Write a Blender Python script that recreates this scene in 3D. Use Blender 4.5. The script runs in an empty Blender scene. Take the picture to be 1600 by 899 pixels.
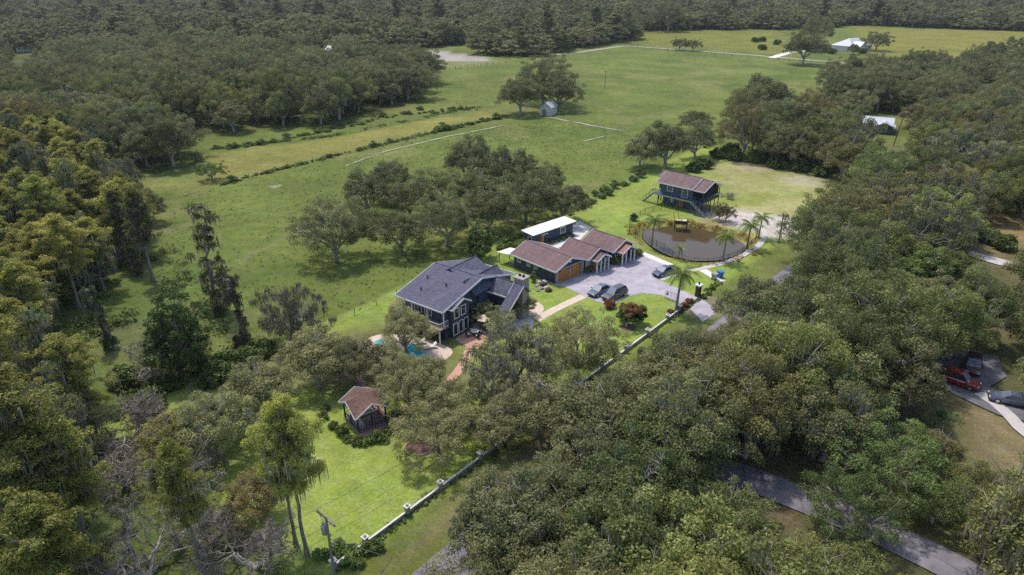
import bpy, math, random
import numpy as np
from mathutils import Vector, Matrix
sc = bpy.context.scene
C = sc.collection
R = math.radians
random.seed(7)

# ------------------------------------------------------------------ camera, sky, sun, exposure
CAM_H, CAM_PITCH, LENS_PX = 48.0, R(24.9), 1067.0
cam = bpy.data.cameras.new('camera'); co = bpy.data.objects.new('camera', cam); C.objects.link(co)
co.location = (0, 0, CAM_H); co.rotation_euler = (R(90) - CAM_PITCH, 0, 0)
cam.sensor_width = 36; cam.lens = 36 * LENS_PX / 1600; cam.clip_end = 9000; cam.clip_start = 1
sc.camera = co
SUN_AZ = Vector((-0.62, 0.785, 0)).normalized(); SUN_EL = R(66)
w = bpy.data.worlds.new('World'); sc.world = w; w.use_nodes = True
nt = w.node_tree; nt.nodes.clear()
sk = nt.nodes.new('ShaderNodeTexSky'); sk.sky_type = 'NISHITA'; sk.sun_disc = False
sk.sun_elevation = SUN_EL; sk.sun_rotation = math.atan2(SUN_AZ.x, SUN_AZ.y); sk.dust_density = 2.0
bg = nt.nodes.new('ShaderNodeBackground'); bg.inputs[1].default_value = 0.15
wo = nt.nodes.new('ShaderNodeOutputWorld')
nt.links.new(sk.outputs[0], bg.inputs[0]); nt.links.new(bg.outputs[0], wo.inputs[0])
sl = bpy.data.lights.new('sun', 'SUN'); sl.energy = 2.25; sl.angle = R(2.5); sl.color = (1, 0.94, 0.85)
so = bpy.data.objects.new('sun', sl); C.objects.link(so)
sd = Vector((-SUN_AZ.x * math.cos(SUN_EL), -SUN_AZ.y * math.cos(SUN_EL), -math.sin(SUN_EL)))
so.rotation_euler = sd.to_track_quat('-Z', 'Y').to_euler(); so.location = (0, 0, 120)
vs = sc.view_settings; vs.view_transform = 'Standard'; vs.look = 'None'; vs.exposure = 0.48; vs.gamma = 1; vs.use_curve_mapping = False
sc.render.engine = 'CYCLES'
cy = sc.cycles; cy.use_adaptive_sampling = True; cy.adaptive_threshold = 0.02; cy.max_bounces = 4; cy.diffuse_bounces = 2; cy.glossy_bounces = 2; cy.transmission_bounces = 3; cy.transparent_max_bounces = 6
cy.use_denoising = False

# ------------------------------------------------------------------ survey: photo point -> place in metres (ground plane at height z)
CP, SP = math.cos(CAM_PITCH), math.sin(CAM_PITCH)
def G(px, py, z=0.0):
    u = (px - 800) / LENS_PX; v = (449.5 - py) / LENS_PX
    t = (CAM_H - z) / (SP - v * CP)
    return Vector((u * t, (CP + v * SP) * t, z))
def PXY(x, y, z):
    z = z - CAM_H; c = y * CP - z * SP
    return 800 + LENS_PX * x / c, 449.5 - LENS_PX * (y * SP + z * CP) / c, c
def GW(pts): return [tuple(G(*p)[:2]) for p in pts]

# ------------------------------------------------------------------ materials
MATS = {}
def newmat(name):
    m = bpy.data.materials.new(name); m.use_nodes = True; n = m.node_tree; n.nodes.clear(); MATS[name] = m
    out = n.nodes.new('ShaderNodeOutputMaterial'); return m, n, out
def N(n, t, **kw):
    x = n.nodes.new(t)
    for k, v in kw.items():
        if isinstance(k, str) and k.startswith('i_'): x.inputs[k[2:].replace('_', ' ')].default_value = v
        else: setattr(x, k, v)
    return x
def mat(name, col, rough=0.7, var=0.12, scale=3.0, metal=0.0, bump=0.0, bscale=40.0, spec=0.3, col2=None, detail=5, coat=0.0):
    m, n, out = newmat(name)
    tc = N(n, 'ShaderNodeTexCoord'); nz = N(n, 'ShaderNodeTexNoise'); nz.inputs['Scale'].default_value = scale; nz.inputs['Detail'].default_value = detail; nz.inputs['Roughness'].default_value = 0.65
    n.links.new(tc.outputs['Object'], nz.inputs['Vector'])
    rp = N(n, 'ShaderNodeValToRGB'); rp.color_ramp.elements[0].position = 0.3; rp.color_ramp.elements[1].position = 0.7
    c2 = col2 or tuple(min(1, c * (1 + var)) for c in col); c1 = col if col2 else tuple(c * (1 - var) for c in col)
    rp.color_ramp.elements[0].color = (*c1, 1); rp.color_ramp.elements[1].color = (*c2, 1)
    n.links.new(nz.outputs['Fac'], rp.inputs['Fac'])
    b = N(n, 'ShaderNodeBsdfPrincipled'); b.inputs['Roughness'].default_value = rough; b.inputs['Metallic'].default_value = metal
    b.inputs['Specular IOR Level'].default_value = spec; b.inputs['Coat Weight'].default_value = coat
    n.links.new(rp.outputs[0], b.inputs['Base Color'])
    if bump:
        nb = N(n, 'ShaderNodeTexNoise'); nb.inputs['Scale'].default_value = bscale; nb.inputs['Detail'].default_value = 4
        n.links.new(tc.outputs['Object'], nb.inputs['Vector'])
        bp = N(n, 'ShaderNodeBump'); bp.inputs['Strength'].default_value = bump; bp.inputs['Distance'].default_value = 0.05
        n.links.new(nb.outputs['Fac'], bp.inputs['Height']); n.links.new(bp.outputs[0], b.inputs['Normal'])
    n.links.new(b.outputs[0], out.inputs[0]); return m
def leafmat(name, dark, light, odd, translucent=0.25):
    """foliage: each leaf clump carries its own random value 'v', each tree its own tint"""
    m, n, out = newmat(name)
    at = N(n, 'ShaderNodeAttribute', attribute_name='v')
    rp = N(n, 'ShaderNodeValToRGB'); e = rp.color_ramp.elements
    e[0].position = 0.0; e[0].color = (*dark, 1); e[1].position = 0.8; e[1].color = (*light, 1)
    x = e.new(0.985); x.color = (*odd, 1)
    n.links.new(at.outputs['Fac'], rp.inputs['Fac'])
    oi = N(n, 'ShaderNodeObjectInfo')
    mul = N(n, 'ShaderNodeMix', data_type='RGBA', blend_type='MULTIPLY'); mul.inputs[0].default_value = 1
    n.links.new(rp.outputs[0], mul.inputs[6]); n.links.new(oi.outputs['Color'], mul.inputs[7])
    hs = N(n, 'ShaderNodeHueSaturation')
    mr = N(n, 'ShaderNodeMapRange'); mr.inputs[3].default_value = 0.8; mr.inputs[4].default_value = 1.22
    n.links.new(oi.outputs['Random'], mr.inputs[0]); n.links.new(mr.outputs[0], hs.inputs['Value'])
    wn = N(n, 'ShaderNodeTexWhiteNoise', noise_dimensions='1D'); n.links.new(oi.outputs['Random'], wn.inputs['W'])
    m2 = N(n, 'ShaderNodeMapRange'); m2.inputs[3].default_value = 0.485; m2.inputs[4].default_value = 0.512
    n.links.new(wn.outputs['Value'], m2.inputs[0]); n.links.new(m2.outputs[0], hs.inputs['Hue'])
    n.links.new(mul.outputs[2], hs.inputs['Color'])
    d = N(n, 'ShaderNodeBsdfDiffuse'); t = N(n, 'ShaderNodeBsdfTranslucent'); mx = N(n, 'ShaderNodeMixShader'); mx.inputs[0].default_value = translucent
    n.links.new(hs.outputs[0], d.inputs[0]); n.links.new(hs.outputs[0], t.inputs[0])
    n.links.new(d.outputs[0], mx.inputs[1]); n.links.new(t.outputs[0], mx.inputs[2])
    g = N(n, 'ShaderNodeBsdfGlossy'); g.inputs['Roughness'].default_value = 0.5; g.inputs[0].default_value = (0.6, 0.6, 0.6, 1)
    m3 = N(n, 'ShaderNodeMixShader'); m3.inputs[0].default_value = 0.035
    n.links.new(mx.outputs[0], m3.inputs[1]); n.links.new(g.outputs[0], m3.inputs[2]); n.links.new(m3.outputs[0], out.inputs[0]); return m

leafmat('oak_leaf', (.108, .124, .042), (.262, .270, .112), (.33, .29, .15), .4)
leafmat('cypress_leaf', (.17, .185, .03), (.36, .36, .085), (.36, .31, .11), .4)
leafmat('vine_leaf', (.058, .095, .018), (.155, .205, .048), (.17, .18, .05), .3)
leafmat('moss', (.19, .18, .15), (.34, .33, .28), (.30, .28, .24), .3)
leafmat('twig', (.13, .105, .085), (.27, .23, .195), (.33, .29, .25), .1)
leafmat('palm_leaf', (.10, .15, .03), (.22, .29, .07), (.30, .28, .10), .3)
leafmat('grass_blade', (.115, .155, .034), (.19, .225, .058), (.27, .25, .10), .4)
leafmat('shrub_leaf', (.055, .095, .018), (.14, .20, .05), (.26, .24, .08), .3)
leafmat('red_leaf', (.16, .06, .025), (.33, .14, .06), (.20, .19, .05), .3)
mat('bark', (.17, .145, .12), 0.95, col2=(.33, .30, .26), scale=2.2, bump=.6, bscale=9)
mat('pale_bark', (.28, .255, .225), 0.95, col2=(.44, .41, .37), scale=2.5, bump=.5, bscale=9)
mat('palm_bark', (.20, .165, .13), 0.95, col2=(.34, .30, .25), scale=6, bump=.5, bscale=14)

def ground_mat():
    m, n, out = newmat('ground_cover')
    at = N(n, 'ShaderNodeAttribute', attribute_name='cover'); tc = N(n, 'ShaderNodeTexCoord')
    def noise(s, d=6, r=.65):
        z = N(n, 'ShaderNodeTexNoise'); z.inputs['Scale'].default_value = s; z.inputs['Detail'].default_value = d; z.inputs['Roughness'].default_value = r
        n.links.new(tc.outputs['Object'], z.inputs['Vector']); return z
    def rng(src, a, b, lo=.3, hi=.7):
        q = N(n, 'ShaderNodeMapRange'); q.inputs[1].default_value = lo; q.inputs[2].default_value = hi; q.inputs[3].default_value = a; q.inputs[4].default_value = b
        n.links.new(src.outputs['Fac'], q.inputs[0]); return q
    a = rng(noise(.05, 5), .80, 1.18); b = rng(noise(.45, 8, .75), .72, 1.28); c = rng(noise(3.1, 6, .8), .62, 1.38)
    m1 = N(n, 'ShaderNodeMath', operation='MULTIPLY'); m2 = N(n, 'ShaderNodeMath', operation='MULTIPLY')
    n.links.new(a.outputs[0], m1.inputs[0]); n.links.new(b.outputs[0], m1.inputs[1]); n.links.new(m1.outputs[0], m2.inputs[0]); n.links.new(c.outputs[0], m2.inputs[1])
    mul = N(n, 'ShaderNodeMix', data_type='RGBA', blend_type='MULTIPLY'); mul.inputs[0].default_value = 1
    n.links.new(at.outputs['Color'], mul.inputs[6]); n.links.new(m2.outputs[0], mul.inputs[7])
    # dry, yellower tufts
    hs = N(n, 'ShaderNodeHueSaturation'); h = rng(noise(.16, 7, .7), .482, .512); n.links.new(h.outputs[0], hs.inputs['Hue'])
    s = rng(noise(.6, 6, .7), .82, 1.12); n.links.new(s.outputs[0], hs.inputs['Saturation']); n.links.new(mul.outputs[2], hs.inputs['Color'])
    bs = N(n, 'ShaderNodeBsdfPrincipled'); bs.inputs['Roughness'].default_value = .95; bs.inputs['Specular IOR Level'].default_value = .1
    n.links.new(hs.outputs[0], bs.inputs['Base Color'])
    bp = N(n, 'ShaderNodeBump'); bp.inputs['Strength'].default_value = .7; bp.inputs['Distance'].default_value = .22
    n.links.new(noise(1.6, 9, .8).outputs['Fac'], bp.inputs['Height']); n.links.new(bp.outputs[0], bs.inputs['Normal'])
    n.links.new(bs.outputs[0], out.inputs[0]); return m
ground_mat()
def shingle_mat(name, c1, c2, stain=(.06, .05, .05), amt=.35, axis=1):
    """asphalt shingles: courses along the slope, blotched weathering"""
    m, n, out = newmat(name); tc = N(n, 'ShaderNodeTexCoord')
    br = N(n, 'ShaderNodeTexBrick'); br.inputs['Scale'].default_value = 1; br.inputs['Brick Width'].default_value = .55; br.inputs['Row Height'].default_value = .19
    br.inputs['Mortar Size'].default_value = .012; br.inputs['Color1'].default_value = (*c1, 1); br.inputs['Color2'].default_value = (*c2, 1); br.inputs['Mortar'].default_value = (*[x * .55 for x in c1], 1)
    n.links.new(tc.outputs['UV'], br.inputs['Vector'])
    nz = N(n, 'ShaderNodeTexNoise'); nz.inputs['Scale'].default_value = .45; nz.inputs['Detail'].default_value = 7; nz.inputs['Roughness'].default_value = .7
    n.links.new(tc.outputs['Object'], nz.inputs['Vector'])
    mr = N(n, 'ShaderNodeMapRange'); mr.inputs[1].default_value = .48; mr.inputs[2].default_value = .75; mr.inputs[4].default_value = amt; n.links.new(nz.outputs['Fac'], mr.inputs[0])
    mx = N(n, 'ShaderNodeMix', data_type='RGBA'); mx.inputs[7].default_value = (*stain, 1)
    n.links.new(mr.outputs[0], mx.inputs[0]); n.links.new(br.outputs['Color'], mx.inputs[6])
    mp = N(n, 'ShaderNodeMapping'); mp.inputs['Scale'].default_value = (1.1, .13, 1); n.links.new(tc.outputs['UV'], mp.inputs[0]); zs = N(n, 'ShaderNodeTexNoise'); zs.inputs['Scale'].default_value = 1.0; zs.inputs['Detail'].default_value = 6; n.links.new(mp.outputs[0], zs.inputs[0])
    ms = N(n, 'ShaderNodeMapRange'); ms.inputs[1].default_value = .35; ms.inputs[2].default_value = .68; ms.inputs[3].default_value = 1.06; ms.inputs[4].default_value = .84; n.links.new(zs.outputs['Fac'], ms.inputs[0])
    mm = N(n, 'ShaderNodeMix', data_type='RGBA', blend_type='MULTIPLY'); mm.inputs[0].default_value = 1; n.links.new(mx.outputs[2], mm.inputs[6]); n.links.new(ms.outputs[0], mm.inputs[7]); mx = mm
    b = N(n, 'ShaderNodeBsdfPrincipled'); b.inputs['Roughness'].default_value = .9; b.inputs['Specular IOR Level'].default_value = .25
    bp = N(n, 'ShaderNodeBump'); bp.inputs['Strength'].default_value = .5; bp.inputs['Distance'].default_value = .02
    n.links.new(br.outputs['Fac'], bp.inputs['Height']); bp.invert = True; n.links.new(bp.outputs[0], b.inputs['Normal'])
    n.links.new(mx.outputs[2], b.inputs['Base Color']); n.links.new(b.outputs[0], out.inputs[0]); return m
shingle_mat('slate_shingle', (.095, .095, .135), (.14, .14, .19), (.07, .07, .10), .4)
shingle_mat('red_shingle', (.175, .115, .112), (.235, .158, .155), (.10, .072, .075), .55)
shingle_mat('orange_shingle', (.36, .17, .13), (.42, .22, .17), (.25, .12, .1), .3)
shingle_mat('brown_shingle', (.15, .085, .07), (.21, .13, .105), (.06, .035, .03), .6)
def siding_mat(name, col, vertical=False, step=.2):
    m, n, out = newmat(name); tc = N(n, 'ShaderNodeTexCoord'); mp = N(n, 'ShaderNodeMapping')
    n.links.new(tc.outputs['Object'], mp.inputs[0])
    wv = N(n, 'ShaderNodeTexWave', wave_type='BANDS', bands_direction='Z' if not vertical else 'Y', wave_profile='SAW'); wv.inputs['Scale'].default_value = .314 / step
    n.links.new(mp.outputs[0], wv.inputs[0])
    nz = N(n, 'ShaderNodeTexNoise'); nz.inputs['Scale'].default_value = 1.3; nz.inputs['Detail'].default_value = 6; n.links.new(tc.outputs['Object'], nz.inputs[0])
    rp = N(n, 'ShaderNodeValToRGB'); rp.color_ramp.elements[0].color = (*[c * .82 for c in col], 1); rp.color_ramp.elements[1].color = (*[c * 1.18 for c in col], 1)
    n.links.new(nz.outputs['Fac'], rp.inputs[0])
    b = N(n, 'ShaderNodeBsdfPrincipled'); b.inputs['Roughness'].default_value = .6; b.inputs['Specular IOR Level'].default_value = .35
    bp = N(n, 'ShaderNodeBump'); bp.inputs['Strength'].default_value = .6; bp.inputs['Distance'].default_value = .03
    n.links.new(wv.outputs['Fac'], bp.inputs['Height']); n.links.new(bp.outputs[0], b.inputs['Normal'])
    n.links.new(rp.outputs[0], b.inputs['Base Color']); n.links.new(b.outputs[0], out.inputs[0]); return m
siding_mat('blue_siding', (.060, .078, .125)); siding_mat('navy_siding', (.040, .050, .080)); siding_mat('blue_batten', (.062, .072, .125), True, .4)
siding_mat('stilt_blue', (.082, .105, .165), True, .3)
mat('white_trim', (.74, .74, .74), .5, .05); mat('white_roof', (.80, .80, .79), .45, .05, 1.0); mat('offwhite', (.48, .46, .42), .7, col2=(.68, .66, .62), scale=2.2, detail=7)
mat('metal_roof', (.50, .52, .55), .35, .08, 1.2, spec=.5); mat('stone', (.27, .235, .215), .9, col2=(.45, .40, .37), scale=7, bump=.8, bscale=10)
mat('orange_wood', (.46, .20, .045), .5, .2, 4); mat('dark_wood', (.075, .045, .035), .8, .25, 5); mat('grey_wood', (.23, .205, .18), .9, .25, 6, bump=.3)
mat('deck_wood', (.28, .20, .17), .85, .2, 5); mat('black_metal', (.018, .018, .02), .45, .2); mat('dark_void', (.012, .013, .016), .8, .1)
mat('grey_metal', (.40, .41, .43), .4, .08, metal=.6); mat('tyre', (.015, .015, .015), .9, .1); mat('rim', (.5, .5, .52), .3, .05, metal=.8)
mat('glass', (.02, .024, .03), .08, .05, spec=.8); mat('windscreen', (.16, .19, .23), .06, .05, spec=1.0, coat=.6)
mat('concrete', (.50, .47, .46), .85, .1, 1.2, bump=.2, bscale=14); mat('pale_concrete', (.64, .62, .60), .85, .08, 1.0)
mat('block', (.20, .19, .175), .9, col2=(.46, .44, .43), scale=1.6, bump=.5, bscale=12, detail=8)
def paving_mat(name, c1, c2, crack, cs=.22, stain=.5):
    """worn paving: blotches, dark stains, fine cracks, worn margins"""
    m, n, out = newmat(name); tc = N(n, 'ShaderNodeTexCoord')
    def nz(sc_, d=8, r=.7): z = N(n, 'ShaderNodeTexNoise'); z.inputs['Scale'].default_value = sc_; z.inputs['Detail'].default_value = d; z.inputs['Roughness'].default_value = r; n.links.new(tc.outputs['Object'], z.inputs[0]); return z
    rp = N(n, 'ShaderNodeValToRGB'); rp.color_ramp.elements[0].position = .32; rp.color_ramp.elements[1].position = .66; rp.color_ramp.elements[0].color = (*c1, 1); rp.color_ramp.elements[1].color = (*c2, 1); n.links.new(nz(.4).outputs['Fac'], rp.inputs[0])
    st = N(n, 'ShaderNodeMapRange'); st.inputs[1].default_value = .56; st.inputs[2].default_value = .72; st.inputs[4].default_value = stain; mp = N(n, 'ShaderNodeMapping'); mp.inputs['Rotation'].default_value = (0, 0, .75); mp.inputs['Scale'].default_value = (.18, .9, 1); n.links.new(tc.outputs['Object'], mp.inputs[0]); z2 = nz(.7, 6); n.links.new(mp.outputs[0], z2.inputs[0]); n.links.new(z2.outputs['Fac'], st.inputs[0])
    m1 = N(n, 'ShaderNodeMix', data_type='RGBA'); m1.inputs[7].default_value = (*[c * .55 for c in c1], 1); n.links.new(st.outputs[0], m1.inputs[0]); n.links.new(rp.outputs[0], m1.inputs[6])
    wp = N(n, 'ShaderNodeMix', data_type='RGBA', blend_type='ADD'); wp.inputs[0].default_value = 1.2; n.links.new(tc.outputs['Object'], wp.inputs[6]); n.links.new(nz(.5, 4).outputs['Color'], wp.inputs[7])
    vo = N(n, 'ShaderNodeTexVoronoi', feature='DISTANCE_TO_EDGE'); vo.inputs['Scale'].default_value = cs; n.links.new(wp.outputs[2], vo.inputs['Vector'])
    ck = N(n, 'ShaderNodeMapRange'); ck.inputs[1].default_value = .006; ck.inputs[2].default_value = .016; ck.inputs[3].default_value = crack; ck.inputs[4].default_value = 0; n.links.new(vo.outputs['Distance'], ck.inputs[0])
    m2 = N(n, 'ShaderNodeMix', data_type='RGBA'); m2.inputs[7].default_value = (*[c * .35 for c in c1], 1); n.links.new(ck.outputs[0], m2.inputs[0]); n.links.new(m1.outputs[2], m2.inputs[6])
    b = N(n, 'ShaderNodeBsdfPrincipled'); b.inputs['Roughness'].default_value = .92; b.inputs['Specular IOR Level'].default_value = .25; n.links.new(m2.outputs[2], b.inputs['Base Color'])
    bp = N(n, 'ShaderNodeBump'); bp.inputs['Strength'].default_value = .3; bp.inputs['Distance'].default_value = .03; n.links.new(nz(22, 4).outputs['Fac'], bp.inputs['Height']); n.links.new(bp.outputs[0], b.inputs['Normal']); n.links.new(b.outputs[0], out.inputs[0])
paving_mat('asphalt', (.11, .105, .118), (.19, .18, .20), .4); paving_mat('street_asphalt', (.135, .125, .145), (.25, .235, .26), .5); paving_mat('driveway_asphalt', (.31, .285, .315), (.46, .43, .475), .28, .35, .6)
mat('tan_path', (.52, .40, .31), .9, col2=(.66, .55, .46), scale=1.2, bump=.3); mat('terracotta', (.46, .235, .165), .85, col2=(.58, .34, .26), scale=1.4, bump=.2)
mat('brick_path', (.29, .15, .115), .9, col2=(.42, .26, .21), scale=2.5, bump=.4); mat('flagstone', (.52, .42, .40), .9, col2=(.70, .62, .60), scale=1.6, bump=.3)
mat('mulch', (.10, .055, .045), .98, col2=(.20, .12, .10), scale=3, bump=.9, bscale=14); mat('sand', (.50, .43, .40), .95, col2=(.66, .60, .57), scale=.5, bump=.3, detail=8)
mat('dirt', (.24, .17, .12), .98, col2=(.38, .30, .23), scale=.5, bump=.4, detail=8); mat('track', (.36, .34, .25), .98, col2=(.22, .24, .11), scale=.35, bump=.3, detail=8)
mat('track_pale', (.26, .245, .19), .98, col2=(.40, .37, .31), scale=.25, bump=.3, detail=8); mat('pool_water', (.03, .40, .50), .05, .15, 1.5, spec=.5); mat('cushion', (.62, .52, .38), .9, .1); mat('blue_plastic', (.03, .16, .50), .45, .1)
mat('wicker', (.045, .035, .03), .85, .2, 20); mat('lamp_glass', (.6, .58, .52), .3, .05); mat('straw', (.50, .35, .20), .9, .15, 5)
def water_mat():
    m, n, out = newmat('pond_water'); tc = N(n, 'ShaderNodeTexCoord')
    b = N(n, 'ShaderNodeBsdfPrincipled'); b.inputs['Base Color'].default_value = (.085, .06, .03, 1); b.inputs['Roughness'].default_value = .012; b.inputs['IOR'].default_value = 1.36
    nz = N(n, 'ShaderNodeTexNoise'); nz.inputs['Scale'].default_value = 2.0; nz.inputs['Detail'].default_value = 3; n.links.new(tc.outputs['Object'], nz.inputs[0])
    bp = N(n, 'ShaderNodeBump'); bp.inputs['Strength'].default_value = .03; bp.inputs['Distance'].default_value = .02; n.links.new(nz.outputs['Fac'], bp.inputs['Height']); n.links.new(bp.outputs[0], b.inputs['Normal'])
    n.links.new(b.outputs[0], out.inputs[0])
water_mat()
PAINTS = {}
def paint(name, col):
    if name not in PAINTS: PAINTS[name] = mat('paint_' + name, col, .28, .04, 1, metal=.35, spec=.5, coat=.8)
    return 'paint_' + name

# ------------------------------------------------------------------ mesh helpers
class MB:
    def __init__(s): s.v = []; s.f = []; s.uv = {}
    def poly(s, pts):
        b = len(s.v); s.v += [tuple(p) for p in pts]; s.f.append(tuple(range(b, b + len(pts)))); return s
    def box(s, x0, x1, y0, y1, z0, z1):
        b = len(s.v); s.v += [(x, y, z) for z in (z0, z1) for x, y in ((x0, y0), (x1, y0), (x1, y1), (x0, y1))]
        s.f += [tuple(b + i for i in q) for q in ((3, 2, 1, 0), (4, 5, 6, 7), (0, 1, 5, 4), (1, 2, 6, 5), (2, 3, 7, 6), (3, 0, 4, 7))]; return s
    def extr(s, pts, d):
        """polygon swept by vector d"""
        n = len(pts); b = len(s.v); d = Vector(d)
        s.v += [tuple(p) for p in pts] + [tuple(Vector(p) + d) for p in pts]
        s.f.append(tuple(b + i for i in reversed(range(n)))); s.f.append(tuple(b + n + i for i in range(n)))
        s.f += [(b + i, b + (i + 1) % n, b + n + (i + 1) % n, b + n + i) for i in range(n)]; return s
    def tube(s, pts, rad, k=6, cap=True):
        pts = [Vector(p) for p in pts]; n = len(pts); rad = rad if hasattr(rad, '__len__') else [rad] * n; b = len(s.v)
        for i, p in enumerate(pts):
            t = (pts[min(i + 1, n - 1)] - pts[max(i - 1, 0)]).normalized(); a = t.orthogonal().normalized() if abs(t.z) > .9 else t.cross(Vector((0, 0, 1))).normalized(); c = t.cross(a)
            s.v += [tuple(p + (a * math.cos(q) + c * math.sin(q)) * rad[i]) for q in (2 * math.pi * j / k for j in range(k))]
        for i in range(n - 1):
            for j in range(k): s.f.append((b + i * k + j, b + i * k + (j + 1) % k, b + (i + 1) * k + (j + 1) % k, b + (i + 1) * k + j))
        if cap: s.f.append(tuple(b + j for j in reversed(range(k)))); s.f.append(tuple(b + (n - 1) * k + j for j in range(k)))
        return s
    def lathe(s, prof, c=(0, 0, 0), k=12):
        b = len(s.v); n = len(prof)
        for r, z in prof: s.v += [(c[0] + r * math.cos(2 * math.pi * j / k), c[1] + r * math.sin(2 * math.pi * j / k), c[2] + z) for j in range(k)]
        for i in range(n - 1):
            for j in range(k): s.f.append((b + i * k + j, b + i * k + (j + 1) % k, b + (i + 1) * k + (j + 1) % k, b + (i + 1) * k + j))
        s.f.append(tuple(b + j for j in reversed(range(k)))); s.f.append(tuple(b + (n - 1) * k + j for j in range(k))); return s
    def slab(s, q, th):
        """roof plane: quad q (top face, first edge = eave), thickness th straight down"""
        f0 = len(s.f); s.extr(list(reversed(q)), (0, 0, -th)); return s
    def build(s, name, m, parent=None, smooth=False, uvslope=False, bevel=0):
        me = bpy.data.meshes.new(name); me.from_pydata(s.v, [], s.f); me.materials.append(MATS[m])
        if uvslope:
            uv = me.uv_layers.new(name='UVMap')
            for p in me.polygons:
                nn = p.normal; u = Vector((-nn.y, nn.x, 0)); u = u.normalized() if u.length > 1e-4 else Vector((1, 0, 0)); v = nn.cross(u)
                for li in p.loop_indices:
                    co_ = me.vertices[me.loops[li].vertex_index].co; uv.data[li].uv = (co_.dot(u), co_.dot(v))
        if smooth: me.polygons.foreach_set('use_smooth', [True] * len(me.polygons))
        return link(name, me, parent)
def link(name, me, parent=None):
    o = bpy.data.objects.new(name, me); C.objects.link(o); o.parent = parent; return o
def tag(o, label, cat, group=None):
    o['label'] = label; o['category'] = cat
    if group: o['group'] = group
    return o
def thing(name, label, cat, loc=(0, 0, 0), rz=0, group=None):
    o = bpy.data.objects.new(name, None); C.objects.link(o); o.empty_display_size = .3
    o.location = loc; o.rotation_euler = (0, 0, rz); return tag(o, label, cat, group)
def struct(o): o['kind'] = 'structure'; return o
def dup(root, loc, rz=0, scale=None, label=None, group=None, color=None):
    r = root.copy(); C.objects.link(r); r.location = loc; r.rotation_euler = (0, 0, rz)
    if scale: r.scale = scale
    if label: r['label'] = label
    if group: r['group'] = group
    for ch in list(root.children):
        c = ch.copy(); C.objects.link(c); c.parent = r
        if color: c.color = color
        for g in ch.children:
            d = g.copy(); C.objects.link(d); d.parent = c
    return r
def sheet(name, pts, z, m, sub=0):
    """flat ground sheet from plan points (metres)"""
    mb = MB(); mb.poly([(x, y, z) for x, y in pts]); o = mb.build(name, m)
    if o.data.polygons[0].normal.z < 0: o.data.flip_normals()
    return struct(o)
def strip(name, pts, width, z, m, jit=0.0, seed=1):
    rg = random.Random(seed); mb = MB(); L = []; Q = []
    P = [Vector((*p[:2], 0)) for p in pts]; D = []
    for a, b in zip(P[:-1], P[1:]):
        n = max(1, int((b - a).length / 2.5)); D += [a.lerp(b, i / n) for i in range(n)]
    D.append(P[-1])
    for _ in range(3): D = [D[0]] + [(D[i - 1] + D[i] * 2 + D[i + 1]) / 4 for i in range(1, len(D) - 1)] + [D[-1]]
    for i, p in enumerate(D):
        t = (D[min(i + 1, len(D) - 1)] - D[max(i - 1, 0)]).normalized(); nn = Vector((-t.y, t.x, 0))
        L.append(p + nn * (width / 2 + rg.uniform(-jit, jit))); Q.append(p - nn * (width / 2 + rg.uniform(-jit, jit)))
    for i in range(len(D) - 1): mb.poly([(*Q[i][:2], z), (*Q[i + 1][:2], z), (*L[i + 1][:2], z), (*L[i][:2], z)])
    return struct(mb.build(name, m))
def smooth_loop(pts, it=3):
    for _ in range(it):
        o = []
        for i in range(len(pts)):
            a = pts[i]; b = pts[(i + 1) % len(pts)]
            o += [(a[0] * .75 + b[0] * .25, a[1] * .75 + b[1] * .25), (a[0] * .25 + b[0] * .75, a[1] * .25 + b[1] * .75)]
        pts = o
    return pts
def inpoly(X, Y, poly):
    ins = np.zeros(np.shape(X), bool); n = len(poly); j = n - 1
    for i in range(n):
        xi, yi = poly[i]; xj, yj = poly[j]
        c = ((yi > Y) != (yj > Y)) & (X < (xj - xi) * (Y - yi) / (yj - yi + 1e-12) + xi); ins ^= c; j = i
    return ins
def dist_poly(X, Y, poly):
    """signed distance to polygon edge, positive inside"""
    d = np.full(np.shape(X), 1e9)
    for i in range(len(poly)):
        ax, ay = poly[i - 1]; bx, by = poly[i]; dx, dy = bx - ax, by - ay
        t = np.clip(((X - ax) * dx + (Y - ay) * dy) / (dx * dx + dy * dy + 1e-9), 0, 1)
        d = np.minimum(d, np.hypot(X - ax - t * dx, Y - ay - t * dy))
    return np.where(inpoly(X, Y, poly), d, -d)

# ------------------------------------------------------------------ ground
def vnoise(X, Y, s, seed=0):
    x = X / s; y = Y / s; xi = np.floor(x).astype(int); yi = np.floor(y).astype(int); fx = x - xi; fy = y - yi
    fx = fx * fx * (3 - 2 * fx); fy = fy * fy * (3 - 2 * fy)
    def h(a, b):
        q = np.sin(a * 127.1 + b * 311.7 + seed * 74.7) * 43758.5453; return q - np.floor(q)
    return (h(xi, yi) * (1 - fx) + h(xi + 1, yi) * fx) * (1 - fy) + (h(xi, yi + 1) * (1 - fx) + h(xi + 1, yi + 1) * fx) * fy
def fbm(X, Y, s, seed=0): return sum(vnoise(X, Y, s / 2 ** i, seed + i) * .5 ** (i + 1) for i in range(4)) / .9375
def axis_pts(a, b, step, lo, hi):
    c = list(np.arange(a, b, step)); k = step; x = c[0]; L = []
    while x > lo: k *= 1.16; x -= k; L.append(x)
    k = step; x = c[-1]; U = []
    while x < hi: k *= 1.12; x += k; U.append(x)
    return np.array(L[::-1] + c + U)
LDIR = Vector((math.cos(R(50.3)), math.sin(R(50.3)), 0)); LRT = Vector((math.sin(R(50.3)), -math.cos(R(50.3)), 0)); L0 = Vector((-15.9, 44.0, 0))
def lotpt(a, off): return L0 + LDIR * a + LRT * off
LOT = GW([(518, 905), (140, 677), (1098, 226), (1346, 280)])
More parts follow.
